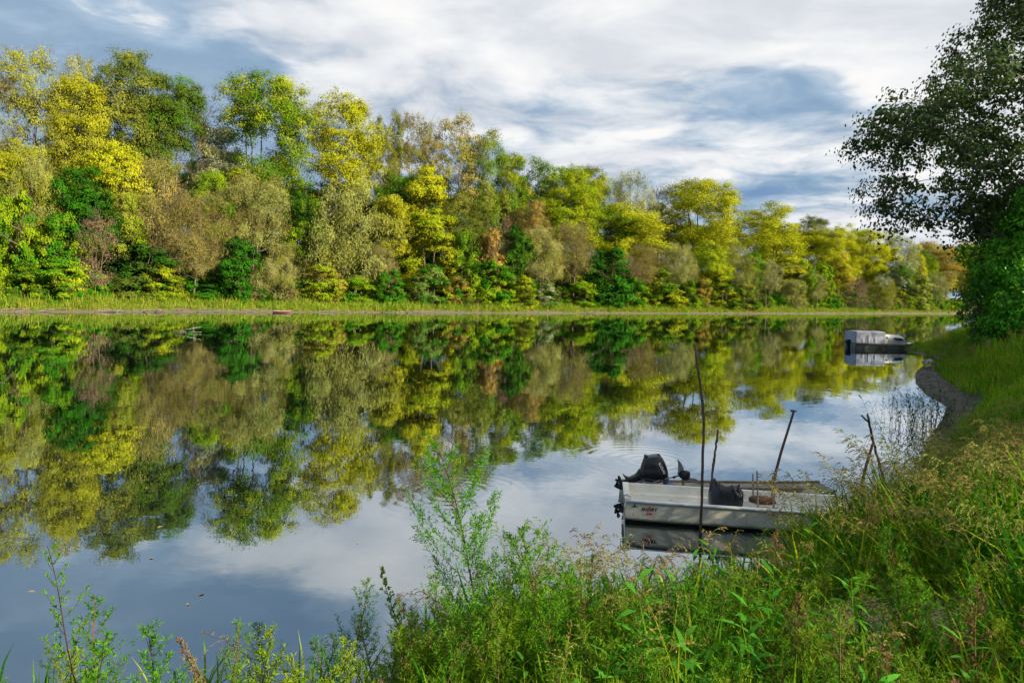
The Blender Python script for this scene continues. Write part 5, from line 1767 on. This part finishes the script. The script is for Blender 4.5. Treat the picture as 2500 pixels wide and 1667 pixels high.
# canvas cover on hoops, with the dark seam and sagging panels
x0, x1 = fx(2075, 830)[0], fx(2146, 830)[0]
zt = fx(2100, 807)[1]
b = MB()
rg = []
for i, x in enumerate(np.linspace(x0, x1, 15)):
    sag = .018 * math.sin(i * 1.9) + .012 * math.cos(i * 3.1)
    lf_ = .02 * math.cos(i * 1.2)
    rg.append([(x, -.86 + sag, .40), (x, -.85 + sag * 1.4, .62), (x, -.84 + sag * .5, .88 + lf_), (x, -.83, zt - .08), (x, -.80, zt - .03 + .006 * math.sin(i)), (x, -.35, zt - .01), (x, .35, zt - .01), (x, .80, zt - .03), (x, .83, zt - .08), (x, .83, .85), (x, .86, .40)])
loft(b, rg, cap0=True, cap1=True)
b.build('canvas_cover', M_CANVAS, fb, smooth=False)
b = MB()
px0, _ = fx(2103, 820)
b.tube(np.array([(px0, -.885, fx(2103, 835)[1]), (px0 + .01, -.875, fx(2103, 816)[1])]), .018, 5, caps=True)
b.build('cover_pole', M_BLACK2, fb)
b = MB()
for sd in (-1, 1):
    b.tube(np.array([(x0 - .01, sd * .80, .40), (x0 - .01, sd * .78, zt - .08), (x0 - .01, sd * .66, zt + .02)]), .016, 5, caps=True)
b.build('cover_hoop', M_GREYMET, fb)
# cabin
c0, c1, c2 = fx(2147, 830)[0], fx(2196, 830)[0], fx(2208, 838)[0]
zc0, zc1, zc2 = fx(2147, 814.5)[1], fx(2196, 821)[1], .42
b = MB()
sec = []
for x, zt_, w_ in ((c0, zc0, .78), (c0 + (c1 - c0) * .4, zc0 - .03, .77), (c0 + (c1 - c0) * .75, zc0 * .6 + zc1 * .4, .72), (c1, zc1, .62), (c2, zc2 + .04, .50)):
    sec.append([(x, -w_, .40), (x, -w_ * .97, zt_ * .72 + .12), (x, -w_ * .84, zt_ - .05), (x, -w_ * .6, zt_), (x, w_ * .6, zt_), (x, w_ * .84, zt_ - .05), (x, w_ * .97, zt_ * .72 + .12), (x, w_, .40)])
loft(b, sec, cap0=True, cap1=True)
bevel(b.build('cabin', M_CABIN, fb), .02, 2)
for pts in ([(2167, 822.5), (2176, 823), (2186, 824.5), (2192, 829), (2183, 829.8), (2173, 829)], [(2149, 821), (2152.5, 820.5), (2153.5, 824), (2150, 825)]):
    b = MB()
    P = np.array([fx(*p) for p in pts])
    k = len(P)
    b.add(np.concatenate([np.stack([P[:, 0], np.full(k, -.792), P[:, 1]], 1), np.stack([P[:, 0], np.full(k, -.66), P[:, 1]], 1)]),
          [np.arange(k)[None], (np.arange(k)[::-1] + k)[None], np.array([[i, i + k, (i + 1) % k + k, (i + 1) % k] for i in range(k)])])
    b.build('window', M_GLASS, fb)
b = MB()
loft(b, inflate(smooth_outline([fx(*p) for p in ((2062, 830), (2066, 828), (2075, 828), (2076, 836), (2072, 840), (2072, 850), (2070, 861), (2063, 861), (2064, 850), (2066, 842), (2062, 836))], 1), .22), closed=True, cap0=True, cap1=True)
o = b.build('stern_motor', M_BLACK, fb, smooth=True)

# thin sticks standing round the cabin boat
g = 'thin sticks in the water by the cabin boat'
for lab, pts, rad in (('thin stick leaning right in front of the cabin, highest of its bunch', [(2170, 787), (2162, 806), (2158, 840), (2158, 862)], .016),
                      ('thin stick crossing the canvas cover of the cabin boat', [(2126, 809), (2135, 834), (2142, 855)], .014),
                      ('thin bowed stick in front of the cabin window', [(2176, 817), (2168, 835), (2160, 858)], .014),
                      ('short thin stick close behind the canvas edge', [(2155, 814), (2159, 836), (2160, 858)], .013),
                      ('thin stick at the pointed end of the cabin boat', [(2211, 812), (2211, 852)], .014)):
    pole('thin_stick', lab, pts, 50.3, rad, M_STICK, g, sides=5, knots=False, seed=len(lab))
pole('bank_stick', 'bent stick sticking out of the bank grass beyond the cabin boat', [(2277, 787), (2281, 788), (2288, 801), (2296, 818)], 48.5, .028, M_STICK, None, sides=5, knots=False, seed=77)

# washed-up log on the mud and small drift things on the far side
b = MB()
A, B = on_level(2254, 884, .25), on_level(2278, 887, .35)
tt = np.linspace(0, 1, 12)[:, None]
r = np.random.default_rng(3)
P = np.array(A) * (1 - tt) + np.array(B) * tt + r.normal(0, .025, (12, 3)) + np.array([0, 0, .1]) * np.sin(tt * 3)
b.tube(P, .10 * (1 + r.normal(0, .12, 12)), 9, caps=True)
for k in (3, 6, 8):
    e = P[k] + np.array([r.uniform(-.5, -.2), -.3, r.uniform(-.35, -.2)])
    b.tube(np.array([P[k], (P[k] + e) / 2 + [0, 0, .06], e]), [.06, .045, .03], 6, caps=True)
tag(b.build('driftwood_log', M_BARK_PALE, smooth=True), 'pale driftwood log with root stubs lying in the notch of the mud bank', 'log')

rb = empty('rowing_boat', on_level(688, 764.2, 0), math.radians(8), (.92, .92, .62))
tag(rb, 'small red-brown rowing boat drawn up on the far shore', 'boat')
M_REDBOAT = simple('red_brown_paint', (.13, .045, .035), .7, 0, .3, 3, .1)
b = MB()
xr = np.array([-1.15, -1.0, -.4, .4, .85, 1.15]); wr = np.array([.28, .36, .46, .44, .28, .03]); gr = np.array([.42, .40, .36, .38, .46, .55])
loft(b, [[(x, -w_, g_), (x, -w_ * .7, -.03), (x, w_ * .7, -.03), (x, w_, g_)] for x, w_, g_ in zip(xr, wr, gr)], cap0=True, cap1=True)
b.build('hull', M_REDBOAT, rb)
b = MB()
loft(b, [[(x, -w_ * .9, g_ + .004), (x, -w_ * .6, .06), (x, w_ * .6, .06), (x, w_ * .9, g_ + .004)] for x, w_, g_ in zip(xr[:-1] + .02, wr[:-1], gr[:-1])])
b.build('inner_side', M_WOOD, rb)
for sd in (-1, 1):
    b = MB()
    b.tube(np.stack([xr, sd * (wr + .01), gr + .01], 1), .035, 5, caps=True)
    b.build('gunwale', M_WOOD_PALE, rb, smooth=True)
b = MB()
b.box((0, 0, .30), (.2, .82, .04))
b.build('thwart', M_WOOD, rb)

b = MB()
P = np.array([at(1152, 778, 107), at(1155, 762, 107), at(1160, 748, 107), at(1165, 738, 107.2)])
b.tube(P, [.16, .13, .10, .05], 6, caps=True)
for (p, q) in ((2, (1172, 733)), (3, (1158, 731)), (3, (1169, 728))):
    e = np.array(at(*q, 107))
    b.tube(np.array([P[p], (P[p] + e) / 2, e]), [.06, .04, .02], 5)
tag(b.build('dead_branch', M_STICK, smooth=True), 'dead branch standing upright in the water at the far shore', 'branch')
b = MB()
P = np.array([at(200, 764, 77), at(208, 762, 77), at(216, 757.5, 77)])
b.tube(P, [.11, .09, .04], 6, caps=True)
e = np.array(at(214, 765, 77)); b.tube(np.array([P[1], e]), [.06, .03], 5)
tag(b.build('bleached_branch', M_BARK_PALE, smooth=True), 'bleached driftwood branch lying on the far shore at left', 'branch')
b = MB()
for (p, q) in (((422, 811), (492, 798)), ((455, 812), (492, 821)), ((424, 809), (455, 811))):
    A, B = np.array(on_level(*p, .02)), np.array(on_level(p[0] + (q[0] - p[0]), p[1] + 1, .02))
    B = np.array(at(q[0], min(q[1], 811), A[1])); B[2] = max(B[2], .03)
    b.tube(np.array([A, (A + B) / 2 + [0, 0, .03], B]), [.022, .018, .01], 5, caps=True)
tag(b.build('sunken_branch', M_BARK_PALE, smooth=True), 'pale twigs of a sunken branch poking from the river mid-left', 'branch')

# scattered driftwood along the far waterline
r = np.random.default_rng(44)
b = MB()
for _ in range(90):
    k = r.uniform(-.74, .5)
    Y0 = far_shore_on_ray(PX_W / 2 + k * F_PX)
    Y0 += r.uniform(-.2, 1.0)
    x0 = k * Y0
    a = r.normal(.62, .5)
    L = r.uniform(.4, 2.2)
    z = float(terrain_z(x0, Y0))
    P = np.array([[x0, Y0, max(z, 0) + .05], [x0 + L * .5 * math.cos(a), Y0 + L * .5 * math.sin(a), max(z, 0) + .12], [x0 + L * math.cos(a), Y0 + L * math.sin(a), max(z, 0) + r.uniform(.05, .4)]])
    b.tube(P, [.06, .05, .02], 4)
tag(b.build('driftwood', M_WOOD), kind='stuff')

# pebbles, clods and twigs lying on the mud strip
r = np.random.default_rng(45)
b = MB()
X, Y, Z, d, r = pick(9000, 46, 14, 30, 20, 50, lambda X, Y, d, r: (Y < 44 + .92 * X) & (d > .03) & (d < 1.5))
k = r.uniform(0, 1, len(X)) < .5
for x, y, z, q in zip(X[k], Y[k], Z[k], r.uniform(0, 1, k.sum())):
    if q < .8:
        s_ = r.uniform(.02, .075)
        V = np.array([[1, 0, 0], [0, 1, 0], [-1, 0, 0], [0, -1, 0], [0, 0, .7], [0, 0, -.5]]) * s_ * r.uniform(.7, 1.3, (6, 3)) + [x, y, z + s_ * .2]
        b.add(V, [np.array([[0, 1, 4], [1, 2, 4], [2, 3, 4], [3, 0, 4]])])
    else:
        a, L = r.uniform(0, 6.28), r.uniform(.15, .6)
        b.tube(np.array([[x, y, z + .02], [x + L * math.cos(a), y + L * math.sin(a), float(terrain_z(x + L * math.cos(a), y + L * math.sin(a))) + .02]]), [.012, .006], 3)
M_CLOD = simple('mud_clods', (.10, .08, .062), .85, 0, .5, 3.0, .3)
tag(b.build('pebbles', M_CLOD), kind='stuff')

# a few fallen leaves adrift
r = np.random.default_rng(46)
n = 120
Y = r.uniform(7.5, 42, n)
X = Y * r.uniform(-.72, .5, n)
k = shore_distance(X, Y) < -.3
X, Y = X[k], Y[k]
n = len(X)
a = r.uniform(0, 6.28, n)
V, F = rhombs(np.stack([X, Y, np.full(n, .006)], 1), np.stack([np.cos(a), np.sin(a), np.zeros(n)], 1), r.uniform(.05, .10, n), r.uniform(.03, .06, n), r)
V[:, 2] = np.clip(V[:, 2], .004, .012)
b = MB()
b.add(V, [F], r.uniform(0, 1, n))
tag(b.build('floating_leaves', grass_material('fallen_leaves', (.32, .27, .04), (.45, .36, .10), (.20, .14, .05), .1, 0), attr='tint'), kind='stuff')
